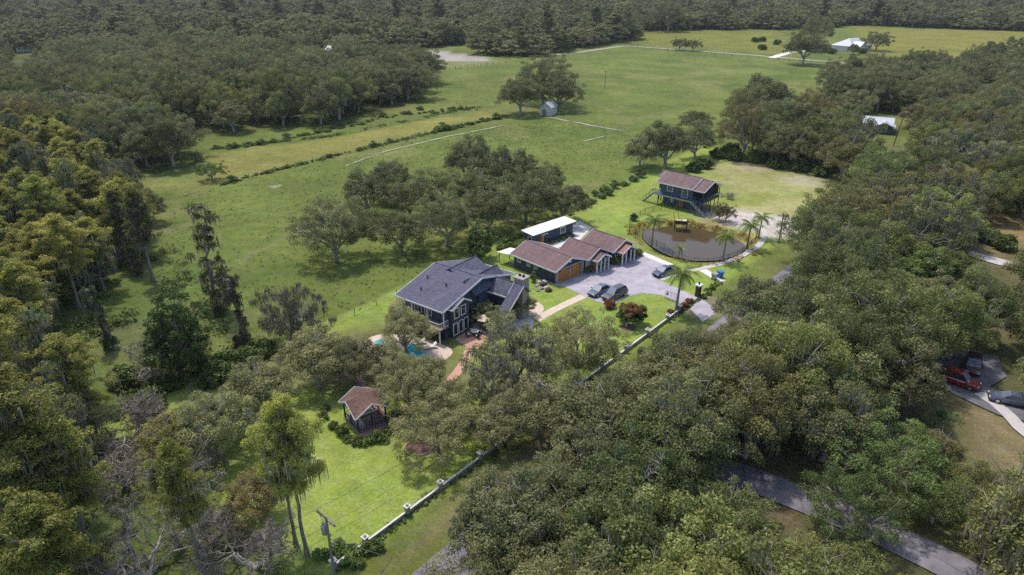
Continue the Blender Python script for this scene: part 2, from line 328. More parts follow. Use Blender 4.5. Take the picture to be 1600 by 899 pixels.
P_YELLOW = GW([(308, 243), (310, 268), (345, 289), (560, 232), (793, 182), (752, 174), (640, 192), (512, 217), (400, 232)])
P_DRYLOT = GW([(1095, 247), (1190, 255), (1330, 283), (1240, 352), (1140, 345), (1108, 322), (1128, 300), (1100, 270)])
P_SANDY = GW([(1090, 332), (1150, 330), (1250, 345), (1215, 372), (1140, 352), (1100, 345)])
P_RFLOOR = GW([(700, 905), (760, 800), (960, 640), (1150, 500), (1250, 420), (1340, 330), (1420, 260), (1560, 240), (1800, 300), (2400, 1000), (700, 1100)])
P_LSCRUB = GW([(-300, 1050), (520, 905), (140, 677), (420, 560), (330, 430), (270, 330), (150, 250), (-300, 200)])
P_LFLOOR = GW([(-300, 210), (270, 275), (300, 215), (650, 165), (640, 110), (0, 85), (-300, 85)])
P_FARYELLOW = GW([(985, 50), (1230, 48), (1250, 90), (985, 66)])
P_FARRIGHT = GW([(1340, 42), (1700, 50), (1700, 86), (1500, 105), (1340, 78)])
P_WHITEHOUSE = GW([(1340, 215), (1370, 175), (1450, 175), (1450, 230), (1390, 240)])
P_RYARD = GW([(1480, 640), (1560, 620), (1700, 640), (1700, 860), (1560, 800), (1480, 720)])
P_RDRY = GW([(1520, 300), (1700, 300), (1700, 380), (1530, 395)])
P_SANDFAR = GW([(605, 80), (700, 82), (770, 92), (760, 97), (665, 94), (600, 90)])
P_PALEFIELD = GW([(665, 96), (780, 95), (790, 99), (668, 112)])
xs = axis_pts(-150, 210, 1.3, -3500, 3500); ys = axis_pts(24, 330, 1.3, -300, 5000)
GX, GY = np.meshgrid(xs, ys); nx, ny = len(xs), len(ys)
cov = np.zeros((ny, nx, 3)); cov[:] = (.121, .156, .033)
n1 = fbm(GX, GY, 40, 3); n2 = fbm(GX, GY, 11, 9); n3 = fbm(GX, GY, 5, 5)
cov *= (0.85 + .3 * n1)[..., None]
def cover(poly, col, soft=2.0, wob=3.0, amt=1.0, col2=None):
    d = dist_poly(GX, GY, poly) + (n2 - .5) * 2 * wob
    k = np.clip(d / soft * .5 + .5, 0, 1); k = k * k * (3 - 2 * k) * amt
    c = np.array(col)[None, None, :] * np.ones_like(cov)
    if col2 is not None: t = np.clip((n2 * .5 + n3 * .5 - .38) / .24, 0, 1)[..., None]; c = c * (1 - t) + np.array(col2) * t
    cov[:] = cov * (1 - k[..., None]) + c * k[..., None]
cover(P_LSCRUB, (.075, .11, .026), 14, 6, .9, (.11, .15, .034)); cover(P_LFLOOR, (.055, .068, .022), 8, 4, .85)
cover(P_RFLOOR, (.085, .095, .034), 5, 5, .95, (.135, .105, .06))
cover(P_YELLOW, (.225, .210, .052), 2.5, 1.2, .92, (.175, .185, .045)); cover(P_FARYELLOW, (.16, .17, .032), 6, 2); cover(P_FARRIGHT, (.185, .185, .035), 6, 2)
cover(P_SANDFAR, (.34, .31, .27), 3, 1); cover(P_PALEFIELD, (.17, .185, .06), 3, 1)
cover(P_WHITEHOUSE, (.12, .145, .035), 4, 2); cover(P_RYARD, (.13, .145, .045), 5, 3, .9, (.24, .185, .10)); cover(P_RDRY, (.25, .20, .09), 5, 3)
cover(LOT, (.212, .290, .052), .8, .5, 1.0, (.245, .300, .062))
cover(P_DRYLOT, (.225, .25, .065), 4, 3, .95, (.32, .31, .125)); cover(P_SANDY, (.50, .44, .41), 3, 2.5, .95)
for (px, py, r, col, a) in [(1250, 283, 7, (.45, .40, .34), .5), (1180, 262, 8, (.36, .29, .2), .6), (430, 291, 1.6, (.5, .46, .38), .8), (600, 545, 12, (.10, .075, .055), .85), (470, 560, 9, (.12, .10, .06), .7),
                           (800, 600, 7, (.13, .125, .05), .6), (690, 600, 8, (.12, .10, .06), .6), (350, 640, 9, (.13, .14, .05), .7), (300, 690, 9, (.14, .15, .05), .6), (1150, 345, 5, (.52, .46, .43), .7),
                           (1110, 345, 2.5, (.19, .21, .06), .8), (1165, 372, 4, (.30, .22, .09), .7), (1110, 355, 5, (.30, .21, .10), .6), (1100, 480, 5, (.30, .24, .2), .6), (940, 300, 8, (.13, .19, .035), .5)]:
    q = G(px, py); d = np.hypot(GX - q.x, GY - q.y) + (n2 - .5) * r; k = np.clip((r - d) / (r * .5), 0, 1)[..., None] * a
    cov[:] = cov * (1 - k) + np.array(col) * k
VERGE = [tuple(lotpt(a, o_)[:2]) for a, o_ in ((-20, 1.2), (45, .8), (45, 5.2), (-20, 5.4))]; RUT = [tuple(lotpt(a, o_)[:2]) for a, o_ in ((-20, 2.7), (0, 3.3), (32, 3.0), (32, 3.9), (0, 4.2), (-20, 3.7))]
cover(VERGE, (.125, .15, .036), 1, .5, .9, (.17, .17, .055)); cover(RUT, (.20, .15, .10), .9, .8, .75)
# cattle paths, mown strips and tussocks in the pasture
past = np.clip(-dist_poly(GX, GY, LOT) / 4, 0, 1) * (cov[..., 1] > cov[..., 0] * 1.1)
u_ = GX * math.cos(.9) + GY * math.sin(.9); cov *= (1 + past * (.055 * np.sign(np.sin(u_ / 4.2 + n2 * 2.2)) * np.clip(n1 * 2 - .5, 0, 1)))[..., None]
t_ = np.clip((np.abs(fbm(GX, GY, 55, 31) - .5) - .012) / .012, 0, 1); cov = cov * (1 - (past * (1 - t_) * .35)[..., None]) + np.array((.20, .18, .09)) * (past * (1 - t_) * .35)[..., None]
t_ = np.clip((fbm(GX, GY, 16, 17) - .60) / .08, 0, 1) * past * .55; cov = cov * (1 - t_[..., None]) + np.array((.075, .115, .022)) * t_[..., None]
t_ = np.clip((fbm(GX, GY, 22, 23) - .62) / .08, 0, 1) * past * .5; cov = cov * (1 - t_[..., None]) + np.array((.19, .185, .06)) * t_[..., None]
gz = np.zeros_like(GX); POND = smooth_loop(GW([(1001, 362), (1010, 355), (1026, 354), (1042, 350), (1058, 353), (1080, 350), (1100, 357), (1120, 360), (1136, 367), (1148, 369), (1168, 381), (1160, 393), (1143, 398), (1125, 404), (1085, 405), (1062, 400), (1040, 395), (1010, 377)]), 2)
pc = dist_poly(GX, GY, POND); gz = np.where(pc > -2.2, -np.clip((pc + 2.2) * .35, 0, 1.6), 0)
# pond banks: dry reeds and mud at the water line
k = np.clip(1 - np.abs(pc + 1.2) / 1.6, 0, 1)[..., None] * .7; cov[:] = cov * (1 - k) + np.array((.27, .20, .07)) * k
V = np.stack([GX, GY, gz + (n3 - .5) * np.where((np.abs(GX) < 250) & (pc < -4) & (dist_poly(GX, GY, LOT) < -4), .22, 0)], -1).reshape(-1, 3)
ii = (np.arange(ny - 1)[:, None] * nx + np.arange(nx - 1)[None, :]).reshape(-1)
F = np.stack([ii, ii + 1, ii + nx + 1, ii + nx], -1)
def fastmesh(name, V, F, m, attr=None, colattr=None, smooth=False):
    me = bpy.data.meshes.new(name); nv, nf, k = len(V), len(F), F.shape[1]
    me.vertices.add(nv); me.vertices.foreach_set('co', np.ascontiguousarray(V, np.float32).ravel())
    me.loops.add(nf * k); me.loops.foreach_set('vertex_index', np.ascontiguousarray(F, np.int32).ravel())
    me.polygons.add(nf); me.polygons.foreach_set('loop_start', np.arange(0, nf * k, k, dtype=np.int32)); me.polygons.foreach_set('loop_total', np.full(nf, k, np.int32))
    if smooth: me.polygons.foreach_set('use_smooth', np.ones(nf, bool))
    if attr is not None: me.attributes.new('v', 'FLOAT', 'POINT').data.foreach_set('value', np.ascontiguousarray(attr, np.float32))
    if colattr is not None:
        c = np.concatenate([colattr, np.ones((nv, 1))], 1); me.attributes.new('cover', 'FLOAT_COLOR', 'POINT').data.foreach_set('color', np.ascontiguousarray(c, np.float32).ravel())
    me.materials.append(MATS[m]); me.update(); me.validate(); return me
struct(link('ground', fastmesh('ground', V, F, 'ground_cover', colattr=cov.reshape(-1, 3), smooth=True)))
sheet('pond_water', [(x, y) for x, y in POND], -.45, 'pond_water')

# roads, drives, paths
strip('street', [lotpt(-30, 7.9), lotpt(60, 7.9), lotpt(120, 9.5), lotpt(190, 14)], 4.4, .12, 'street_asphalt', .08)
strip('side_road', [lotpt(25, 11), G(1080, 712), G(1180, 754), G(1300, 797), G(1440, 862), G(1560, 925), G(1750, 1010)], 3.9, .13, 'street_asphalt', .07)
sheet('parking_court', GW([(1395, 520), (1455, 520), (1500, 545), (1560, 560), (1572, 590), (1545, 606), (1640, 640), (1640, 668), (1560, 650), (1500, 622), (1440, 590)]), .135, 'asphalt')
strip('yard_path', [G(1530, 615), G(1590, 650), G(1590, 690), G(1660, 720)], 1.6, .139, 'concrete', .1)
strip('gravel_lane', [G(1470, 385), G(1530, 402), G(1600, 420), G(1750, 455)], 3.2, .125, 'concrete', .35)
strip('far_road', [G(840, 88), G(900, 83), G(975, 72), G(1060, 78), G(1180, 87), G(1330, 100)], 4.5, .12, 'track_pale', .4)
strip('farm_drive', [G(1205, 91), G(1235, 82), G(1290, 78)], 5.0, .13, 'pale_concrete', .2)
strip('pasture_track', [G(858, 184), G(900, 192), G(975, 206)], 1.1, .118, 'track_pale', .45)
for i, (a, b, wd) in enumerate([((600, 238), (690, 216), .9), ((690, 216), (785, 197), 1.0), ((540, 260), (600, 238), .6), ((910, 222), (945, 213), .9)]): strip('worn_track', [G(*a), G(*b)], wd, .119, 'track', .3, i)
DRIVE = GW([(868, 443), (917, 425), (930, 421), (1000, 397), (1046, 416), (1030, 424), (1028, 437), (1062, 452), (1100, 470), (1122, 486), (1098, 503), (1074, 479), (1035, 462), (1003, 458), (975, 466), (957, 478), (936, 472), (912, 463), (890, 452)])
sheet('driveway', DRIVE, .02, 'driveway_asphalt')
strip('house_walk', [G(996, 393), G(1020, 402), G(1048, 415)], 1.5, .024, 'pale_concrete', .05)
strip('pond_walk', [G(1032, 437), G(1058, 424), G(1100, 421), G(1150, 405), G(1183, 388), G(1200, 368), G(1190, 352), G(1180, 345)], 1.1, .026, 'concrete', .06)
strip('bin_pad', [G(1098, 422), G(1112, 430), G(1128, 440)], 1.6, .03, 'pale_concrete', .02)
strip('garden_walk', [G(912, 463), G(890, 470), G(862, 484), G(838, 500)], 1.5, .024, 'tan_path', .08)
sheet('round_patio', [(G(830, 482).x + 2.0 * math.cos(a * .3142), G(830, 482).y + 2.6 * math.sin(a * .3142)) for a in range(20)], .03, 'tan_path')
sheet('flagstone_patio', smooth_loop(GW([(806, 490), (828, 494), (838, 508), (820, 520), (798, 510)]), 2), .027, 'flagstone')
sheet('terrace', GW([(711, 531), (735, 514), (762, 518), (752, 545), (735, 545)]), .03, 'terracotta')
strip('terrace_walk', [G(735, 543), G(724, 562), G(722, 590), G(700, 615), G(650, 624)], 1.2, .026, 'terracotta', .1)
sheet('pool_deck', smooth_loop(GW([(560, 540), (590, 520), (650, 525), (712, 545), (700, 562), (650, 580), (590, 560)]), 2), .022, 'tan_path')
sheet('pool_water', smooth_loop(GW([(628, 540), (650, 540), (668, 552), (660, 566), (640, 563)]), 2), .05, 'pool_water')
sheet('spa_water', smooth_loop(GW([(582, 534), (600, 529), (612, 535), (605, 542), (590, 542)]), 2), .05, 'pool_water')
strip('brick_walk', [G(562, 578), G(541, 593), G(560, 603), G(585, 615), G(612, 636), G(598, 668)], 1.0, .024, 'brick_path', .05)
sheet('shed_patio', GW([(880, 366), (905, 345), (925, 356), (905, 376), (880, 384), (862, 392), (850, 386)]), .028, 'pale_concrete')
strip('garage_walk', [G(800, 408), G(835, 428), G(872, 446)], .9, .023, 'concrete', .05)

# ------------------------------------------------------------------ trees
UP = np.array([0, 0, 1.0])
def kmeans(P, k, rg, it=8):
    c = P[rg.choice(len(P), k, replace=False)]
    for _ in range(it):
        a = np.argmin(((P[:, None] - c[None]) ** 2).sum(-1), 1)
        c = np.array([P[a == i].mean(0) if (a == i).any() else c[i] for i in range(k)])
    return a, c
def wiggle(p0, p1, n, rg, amp, rise=0.0):
    t = np.linspace(0, 1, n)[:, None]; P = p0 * (1 - t) + p1 * t; L = np.linalg.norm(p1 - p0)
    off = rg.normal(0, amp * L, (n, 3)); off[0] = 0; off[-1] = 0; P = P + off; P[:, 2] += (np.sin(t[:, 0] * math.pi) * rise * L); return P
def tubes(paths, k=5):
    Vs, Fs, b = [], [], 0; ang = np.arange(k) * 2 * math.pi / k
    for P, r in paths:
        n = len(P); T = np.gradient(P, axis=0); T /= np.linalg.norm(T, axis=1)[:, None] + 1e-9
        ref = np.where(np.abs(T[:, 2:3]) > .9, np.array([[1., 0, 0]]), np.array([[0, 0, 1.]])); A = np.cross(T, ref); A /= np.linalg.norm(A, axis=1)[:, None] + 1e-9; B = np.cross(T, A)
        Vs.append((P[:, None] + (A[:, None] * np.cos(ang)[None, :, None] + B[:, None] * np.sin(ang)[None, :, None]) * np.asarray(r)[:, None, None]).reshape(-1, 3))
        i = np.arange(n - 1)[:, None] * k; j = np.arange(k)[None]; j2 = (j + 1) % k
        Fs.append(np.stack([i + j, i + j2, i + k + j2, i + k + j], -1).reshape(-1, 4) + b); b += n * k
    return np.concatenate(Vs), np.concatenate(Fs)
def leaves(P, Nrm, L, W, rg, spread=.8, v=None):
    """one diamond face per leaf spray"""
    n = len(P); nr = Nrm + rg.normal(0, spread, (n, 3)); nr /= np.linalg.norm(nr, axis=1)[:, None] + 1e-9
    a = np.cross(nr, rg.normal(0, 1, (n, 3))); a /= np.linalg.norm(a, axis=1)[:, None] + 1e-9; b = np.cross(nr, a)
    l = L * rg.uniform(.6, 1.35, n)[:, None]; w_ = W * rg.uniform(.6, 1.35, n)[:, None]
    V = np.stack([P - a * l, P + b * w_ - a * l * .1, P + a * l, P - b * w_ + a * l * .1], 1).reshape(-1, 3)
    F = np.arange(n * 4).reshape(-1, 4); q = rg.random(n) if v is None else v
    return V, F, np.repeat(q, 4)
def cat(parts):
    Vs, Fs, Qs, b = [], [], [], 0
    for V, F, q in parts: Vs.append(V); Fs.append(F + b); Qs.append(q); b += len(V)
    return np.concatenate(Vs), np.concatenate(Fs), np.concatenate(Qs)
def clump(c, r, n, rg, flat=.62, lsz=(.26, .15), hang=0.0):
    d = rg.normal(0, 1, (n, 3)); d[:, 2] = d[:, 2] * .9 + .25; d /= np.linalg.norm(d, axis=1)[:, None]
    rad = r * (.35 + .65 * rg.random(n) ** .6) * rg.uniform(.85, 1.15, n); s = np.array([1, 1, flat]); P = c + d * rad[:, None] * s
    P[:, 2] -= hang * r * (np.hypot(P[:, 0] - c[0], P[:, 1] - c[1]) / r) ** 2
    base = rg.uniform(0, .68)                           # lighter and darker sprays
    return leaves(P, d * .8 + UP * .45, lsz[0], lsz[1], rg, .6, np.clip(base + rg.random(n) * .32, 0, 1))
def strands(c, r, n, rg, length):
    """hanging grey moss: narrow vertical ribbons"""
    th = rg.random(n) * 6.283; rr = r * np.sqrt(rg.random(n)); x = c[0] + rr * np.cos(th); y = c[1] + rr * np.sin(th); z0 = c[2] + rg.uniform(-.3, .2, n) * r
    l = length * rg.uniform(.4, 1.3, n); a = rg.random(n) * 6.283; w_ = rg.uniform(.04, .13, n); ca, sa = np.cos(a) * w_, np.sin(a) * w_
    V = np.stack([np.stack([x - ca, y - sa, z0], -1), np.stack([x + ca, y + sa, z0], -1), np.stack([x + ca * .2, y + sa * .2, z0 - l], -1), np.stack([x - ca * .5, y - sa * .5, z0 - l * .8], -1)], 1).reshape(-1, 3)
    V[:, 2] = np.maximum(V[:, 2], .3)
    return V, np.arange(n * 4).reshape(-1, 4), np.repeat(rg.random(n), 4)
def proto(name, label, cat_, trunk, crown, crown_mat, moss=None, bark='bark', extra=None):
    """returns meshes; things are made from them by plant()"""
    d = dict(name=name, cat=cat_, trunk=fastmesh(name + '_trunk', *trunk, bark, smooth=True), crown=fastmesh(name + '_crown', crown[0], crown[1], crown_mat, attr=crown[2]))
    if moss is not None: d['moss'] = fastmesh(name + '_moss', moss[0], moss[1], 'moss', attr=moss[2])
    return d
def plant(pr, loc, rz, s, label, group=None, color=(1, 1, 1, 1), name=None):
    s = s if hasattr(s, '__len__') else (s, s, s)
    t = thing(name or pr['name'], label, pr['cat'], loc, rz, group); t.scale = s
    for k in ('trunk', 'crown', 'moss'):
        if k in pr: 
            o = link('hanging_moss' if k == 'moss' else k, pr[k], t); o.color = color
            if k == 'moss': o['kind'] = 'stuff'
    return t
def make_oak(seed, H=11.5, Rr=7.0, tips=150, nl=215, lsz=(.155, .088), moss=0, dead=.09, low=-.25, flat=.62, k=5, fork=.17, leafm='oak_leaf', name='live_oak'):
    rg = np.random.default_rng(seed); i = np.arange(tips) + .5; zz = 1 - (1 - low) * (i / tips) ** .92; th = i * 2.39996 + rg.random() * 6
    rr = np.sqrt(np.clip(1 - zz ** 2, 0, 1)); D = np.stack([rr * np.cos(th), rr * np.sin(th), zz], -1) + rg.normal(0, .09, (tips, 3))
    # uneven outline: big lobes
    lob = np.ones(tips)
    for _ in range(11):
        q = rg.normal(0, 1, 3); q[2] = abs(q[2]) * .6; q /= np.linalg.norm(q); lob += rg.uniform(-.36, .32) * np.clip(D @ q - .5, 0, 1) * 2
    inn = np.where(rg.random(tips) < .24, rg.uniform(.5, .8, tips), 1.0)
    E3 = np.array([Rr, Rr, H * .47]); c0 = np.array([rg.normal(0, .4), rg.normal(0, .4), H * .52]); T = c0 + D * E3 * (np.clip(lob, .55, 1.3) * inn * rg.uniform(.82, 1.1, tips))[:, None]
    T[:, 2] = np.maximum(T[:, 2], H * .2)
    paths = []; top = np.array([rg.normal(0, .3), rg.normal(0, .3), H * fork]); r0 = H * .034
    paths.append((wiggle(np.array([0, 0, -.3]), top, 5, rg, .03), np.linspace(r0 * 1.35, r0, 5)))
    a, c = kmeans(T, 7, rg); crown = []; ms = []
    for g in range(7):
        I = np.where(a == g)[0]
        if not len(I): continue
        e = top + (c[g] - top) * .62; P = wiggle(top, e, 7, rg, .035, .08); paths.append((P, np.linspace(r0 * .72, r0 * .38, 7)))
        kk = max(1, len(I) // 4); a2, c2 = kmeans(T[I], kk, rg, 5)
        for h in range(kk):
            J = I[a2 == h]
            if not len(J): continue
            s0 = P[rg.integers(4, 7)]; e2 = s0 + (c2[h] - s0) * .68; P2 = wiggle(s0, e2, 6, rg, .05, .06); paths.append((P2, np.linspace(r0 * .33, r0 * .17, 6)))
            for t in J:
                s1 = P2[rg.integers(3, 6)]; isdead = rg.random() < dead
                tip = T[t] + (T[t] - c0) * (.10 if isdead else 0); paths.append((wiggle(s1, tip, 5, rg, .06), np.linspace(r0 * .16, r0 * (.05 if isdead else .06), 5)))
                if isdead:
                    for _ in range(5): q0 = s1 + (tip - s1) * rg.uniform(.4, 1); paths.append((wiggle(q0, q0 + rg.normal(0, .7, 3) + np.array([0, 0, .4]), 3, rg, .06), np.linspace(r0 * .09, r0 * .03, 3)))
                    continue
                rc = Rr * rg.uniform(.11, .25) * (95 / min(tips, 150)) ** .25; crown.append(clump(T[t], rc, int(nl * (rc / (Rr * .19)) ** 2), rg, flat, lsz, .15))
                if moss and rg.random() < moss: ms.append(strands(T[t] - np.array([0, 0, rc * .2]), rc * .9, 22, rg, 1.3))
    return proto(name, None, 'tree', tubes(paths, k), cat(crown), leafm, cat(ms) if ms else None, 'pale_bark' if seed % 3 != 2 else 'bark')
def make_cypress(seed, H=19, Rr=3.2, nl=60, moss=.5, start=.42, lsz=(.15, .06), lean=.0, leafm='cypress_leaf', dens=1.0, name='bald_cypress'):
    rg = np.random.default_rng(seed); top = np.array([rg.normal(0, .5) + lean * H, rg.normal(0, .5), H * .96]); tr = wiggle(np.array([0, 0, -.3]), top, 12, rg, .006)
    r0 = H * .0165; paths = [(tr, r0 * np.linspace(1, .12, 12) * np.where(np.arange(12) == 0, 1.5, 1))]; crown = []; ms = []
    nb = int(58 * dens)
    for i in range(nb):
        f = start + (1 - start) * ((i + rg.random()) / nb); p = tr[0] + (tr[-1] - tr[0]) * f; p = p + (tr[min(11, int(f * 11.4))] - p) * .5; env = math.sin(min(1, (f - start) / (1 - start) * .84 + .2) * math.pi) ** .7
        l = Rr * (.3 + .85 * env) * rg.uniform(.35, 1.25); az_ = i * 2.4 + rg.normal(0, .5); e = p + np.array([math.cos(az_) * l, math.sin(az_) * l, l * rg.uniform(-.1, .55)])
        W = wiggle(p, e, 6, rg, .06, .06); paths.append((W, np.linspace(r0 * .24, r0 * .05, 6)))
        for q in range(2, 6):
            for _ in range(2):
                t2 = W[q] + rg.normal(0, .32, 3) * np.array([1, 1, .6]); paths.append((np.stack([W[q], (W[q] + t2) / 2 + rg.normal(0, .05, 3), t2]), np.linspace(r0 * .07, r0 * .02, 3)))
                rc = Rr * rg.uniform(.13, .26); crown.append(clump(t2, rc, int(nl * rc * rc * 2.2 + 14), rg, .5, lsz, .4))
        if moss and rg.random() < moss: ms.append(strands(p + (e - p) * .7, l * .4, 16, rg, 1.9))
    return proto(name, None, 'tree', tubes(paths, 6), cat(crown), leafm, cat(ms) if ms else None, 'bark')
def make_column(seed, H=13, Rr=1.3, nl=70, leafm='vine_leaf', moss=.7, name='slender_tree'):
    """slim trunk wrapped in creeper and moss"""
    rg = np.random.default_rng(seed); tr = wiggle(np.array([0, 0, -.3]), np.array([rg.normal(0, .7), rg.normal(0, .7), H]), 12, rg, .012); paths = [(tr, np.linspace(.3, .06, 12))]; crown = []; ms = []
    for i in range(60):
        f = rg.uniform(.06, 1); p = tr[min(11, int(f * 11.5))] + rg.normal(0, .1, 3); bulge = .45 + .75 * abs(math.sin(f * 5 + seed)); a = rg.random() * 6.28; l = Rr * bulge * rg.uniform(.3, 1.1)
        e = p + np.array([math.cos(a) * l, math.sin(a) * l, rg.uniform(-.1, .6)]); paths.append((wiggle(p, e, 3, rg, .05), np.linspace(.07, .02, 3)))
        crown.append(clump(e, Rr * rg.uniform(.22, .5), nl, rg, .9, (.14, .08), .2))
        if rg.random() < moss: ms.append(strands(e, Rr * .5, 16, rg, 1.1))
    return proto(name, None, 'tree', tubes(paths, 6), cat(crown), leafm, cat(ms) if ms else None)
def make_bare(seed, H=8, Rr=5, name='bare_tree'):
    """leafless tree with a haze of fine twigs"""
    rg = np.random.default_rng(seed); paths = []; tips = []
    def grow(p, d, l, r, lev):
        e = p + d * l; P = wiggle(p, e, 4, rg, .07); paths.append((P, np.linspace(r, r * .55, 4)))
        if lev == 0: tips.append(e); return
        for _ in range(rg.integers(3, 5)):
            nd = d * .75 + rg.normal(0, .62, 3); nd[2] = nd[2] * .75 + .08; nd /= np.linalg.norm(nd); grow(P[rg.integers(2, 4)], nd, l * rg.uniform(.55, .85), r * .5, lev - 1)
    for _ in range(5): d = np.array([rg.normal(0, .8), rg.normal(0, .8), .8]); d /= np.linalg.norm(d); grow(np.array([0, 0, 0.]), d, H * .42, .2, 3)
    parts = []
    for t in tips:
        n = 16; D = rg.normal(0, 1, (n, 3)); D[:, 2] += .3; D /= np.linalg.norm(D, axis=1)[:, None]; l = rg.uniform(.35, .95, n)[:, None]; a = np.cross(D, rg.normal(0, 1, (n, 3))); a = a / np.linalg.norm(a, axis=1)[:, None] * .022
        V = np.stack([t - a, t + a, t + D * l + a * .5, t + D * l - a * .5], 1).reshape(-1, 3); V[:, 2] = np.maximum(V[:, 2], .1); parts.append((V, np.arange(n * 4).reshape(-1, 4), np.repeat(rg.random(n), 4)))
    return proto(name, None, 'tree', tubes(paths, 4), cat(parts), 'twig', None, 'pale_bark')
def make_shrub(seed, H=1.4, Rr=1.0, n=16, nl=60, lsz=(.13, .08), leafm='shrub_leaf', name='shrub', up=.45):
    rg = np.random.default_rng(seed); paths = []; cr = []
    for i in range(n):
        d = rg.normal(0, 1, 3); d[2] = abs(d[2]) * .8; d /= np.linalg.norm(d); e = np.array([d[0] * Rr * .75, d[1] * Rr * .75, H * (.25 + d[2] * .58)]) * rg.uniform(.75, 1.1); paths.append((wiggle(np.array([0, 0, 0.]), e, 4, rg, .04), np.linspace(.04, .015, 4) * H)); cr.append(clump(e, Rr * .38, nl, rg, .8, lsz))
    V, F, q = cat(cr); V[:, 2] = np.maximum(V[:, 2], .03)
    return dict(name=name, cat='shrub', trunk=fastmesh(name + '_stems', *tubes(paths, 4), 'bark', smooth=True), crown=fastmesh(name + '_crown', V, F, leafm, attr=q))

OAKS = [make_oak(11), make_oak(12, 10.5, 7.4), make_oak(13, 12.5, 6.6, moss=.35), make_oak(15, 11, 6.2, 125, dead=.14), make_oak(18, 11.8, 7.2, 165, dead=.10), make_oak(24, 10.8, 6.8, moss=.3, dead=.1), make_oak(27, 12.2, 7.0, 140, dead=.03), make_oak(29, 9.6, 6.0, 115)]
MOSSY = [make_oak(41, 12.5, 5.6, 110, 150, moss=.95, dead=.12, low=-.5), make_oak(42, 11.5, 5.2, 100, 140, moss=1, dead=.2, low=-.5)]
CYPS = [make_cypress(51), make_cypress(52, 20, 3.6, start=.5), make_cypress(53, 17, 3.0, start=.35, moss=.3), make_cypress(54, 21, 2.8, start=.45, moss=.8, lean=.02), make_cypress(55, 15, 3.4, start=.25, moss=.2, dens=1.2)]
COLS = [make_column(61), make_column(62, 15, 1.6), make_column(63, 11, 1.1, moss=1)]
VINED = make_oak(71, 13, 4.6, 150, 170, (.16, .11), 0, .02, -.85, .8, leafm='vine_leaf', name='vine_clad_tree', fork=.3)
BARES = [make_bare(81), make_bare(82, 6.5)]
FARS = [make_oak(91, 12, 7.2, 60, 66, (.42, .27), 0, .04, -.5, .7, 4, name='far_tree'), make_oak(92, 14, 6.5, 56, 66, (.42, .27), 0, .04, -.6, .75, 4, name='far_tree'), make_oak(93, 11, 7.6, 60, 66, (.44, .27), 0, .04, -.4, .65, 4, name='far_tree'), make_cypress(94, 20, 3.6, 22, 0, .4, (.42, .2), 0, 'oak_leaf', .5, 'far_pine'), make_oak(95, 13, 6.0, 50, 50, (.42, .26), 0, .25, -.6, .75, 4, name='far_tree')]
SHRUBS = [make_shrub(101), make_shrub(102, 1.1, 1.2), make_shrub(103, 1.8, 1.1, leafm='vine_leaf'), make_shrub(104, .9, 1.3, leafm='vine_leaf')]
REDSH = make_shrub(105, 1.7, 1.25, 20, 90, leafm='red_leaf', name='red_leaved_shrub')
TALLW = make_shrub(106, 2.6, 2.2, 22, 90, (.24, .15), 'vine_leaf', 'thicket_shrub')

# ------------------------------------------------------------------ tree placing
rgT = np.random.default_rng(5)
PLACED = []                                            # x, y, crown radius
def crown_at(px, py, h): p = G(px, py, h); return Vector((p.x, p.y, 0))
def set_tree(pr, p, Rm, R0, label, color=(1, 1, 1, 1), zs=1.0, group=None, name=None):
    s = Rm / R0; PLACED.append((p.x, p.y, Rm * .7)); return plant(pr, (p.x, p.y, 0), rgT.random() * 6.28, (s, s, s * zs), label, group, color, name)
LT = (1.45, 1.4, 1.4, 1); PL = (1.75, 1.65, 1.75, 1); DK = (.88, .93, .85, 1)
# trees of the property, by crown centre
for (cx, cy, h, i, Rm, col, lab) in [
    (490, 548, 5.5, 3, 4.6, LT, 'oak with bare twigs at the far left of the pool garden'), (552, 545, 5.0, 5, 3.8, LT, 'mossy oak leaning over the spa end of the pool'),
    (638, 588, 5.0, 0, 4.0, LT, 'broad oak standing between the pool and the garden gazebo'), (694, 600, 4.8, 1, 3.4, LT, 'oak beside the terracotta walk below the terrace'),
    (668, 568, 3.6, 3, 2.8, LT, 'small twiggy oak on the near side of the pool'), (614, 554, 3.8, 4, 2.8, LT, 'small oak between the spa and the pool'), (632, 502, 5.0, 4, 4.2, LT, 'oak shading the near deck of the slate-roofed house'), (684, 655, 4.6, 7, 3.7, LT, 'green oak in the round mulch bed beside the gazebo'),
    (905, 538, 5.0, 6, 4.6, LT, 'rounded oak on the lawn below the red crape myrtle'), (838, 630, 4.6, 4, 4.4, PL, 'pale silvery oak beside the street wall'), (770, 655, 4.0, 3, 3.2, PL, 'small pale oak near the street wall beside the lawn'),
    (754, 468, 4.0, 7, 2.1, LT, 'small oak in front of the slate house entrance'), (776, 486, 3.4, 5, 1.9, LT, 'small mossy oak at the corner of the terracotta terrace'), (820, 462, 3.4, 3, 2.2, LT, 'thin small tree beside the stone chimney'),
    (402, 598, 5.5, 3, 4.4, LT, 'twiggy oak at the left edge of the property'), (330, 645, 5.5, 5, 4.6, LT, 'tangled mossy oak in the near left property corner'), (265, 660, 5.0, 3, 3.8, (1.5, 1.3, 1.1, 1), 'brownish oak at the leftmost property corner'),
    (395, 755, 4.5, 5, 3.0, (1.5, 1.2, 1.05, 1), 'brown twiggy tree left of the tall lawn cypresses'), (1318, 303, 4.0, 4, 3.0, LT, 'sparse oak overhanging the far sandy yard corner')]:
    set_tree(OAKS[i], crown_at(cx, cy, h), Rm, (7, 7.4, 6.6, 6.2, 7.2, 6.8, 7, 6)[i], lab, col)
set_tree(MOSSY[0], crown_at(806, 548, 6.2), 4.7, 5.6, 'tall grey oak draped in moss between the house and the street', (1.25, 1.2, 1.2, 1), .95)
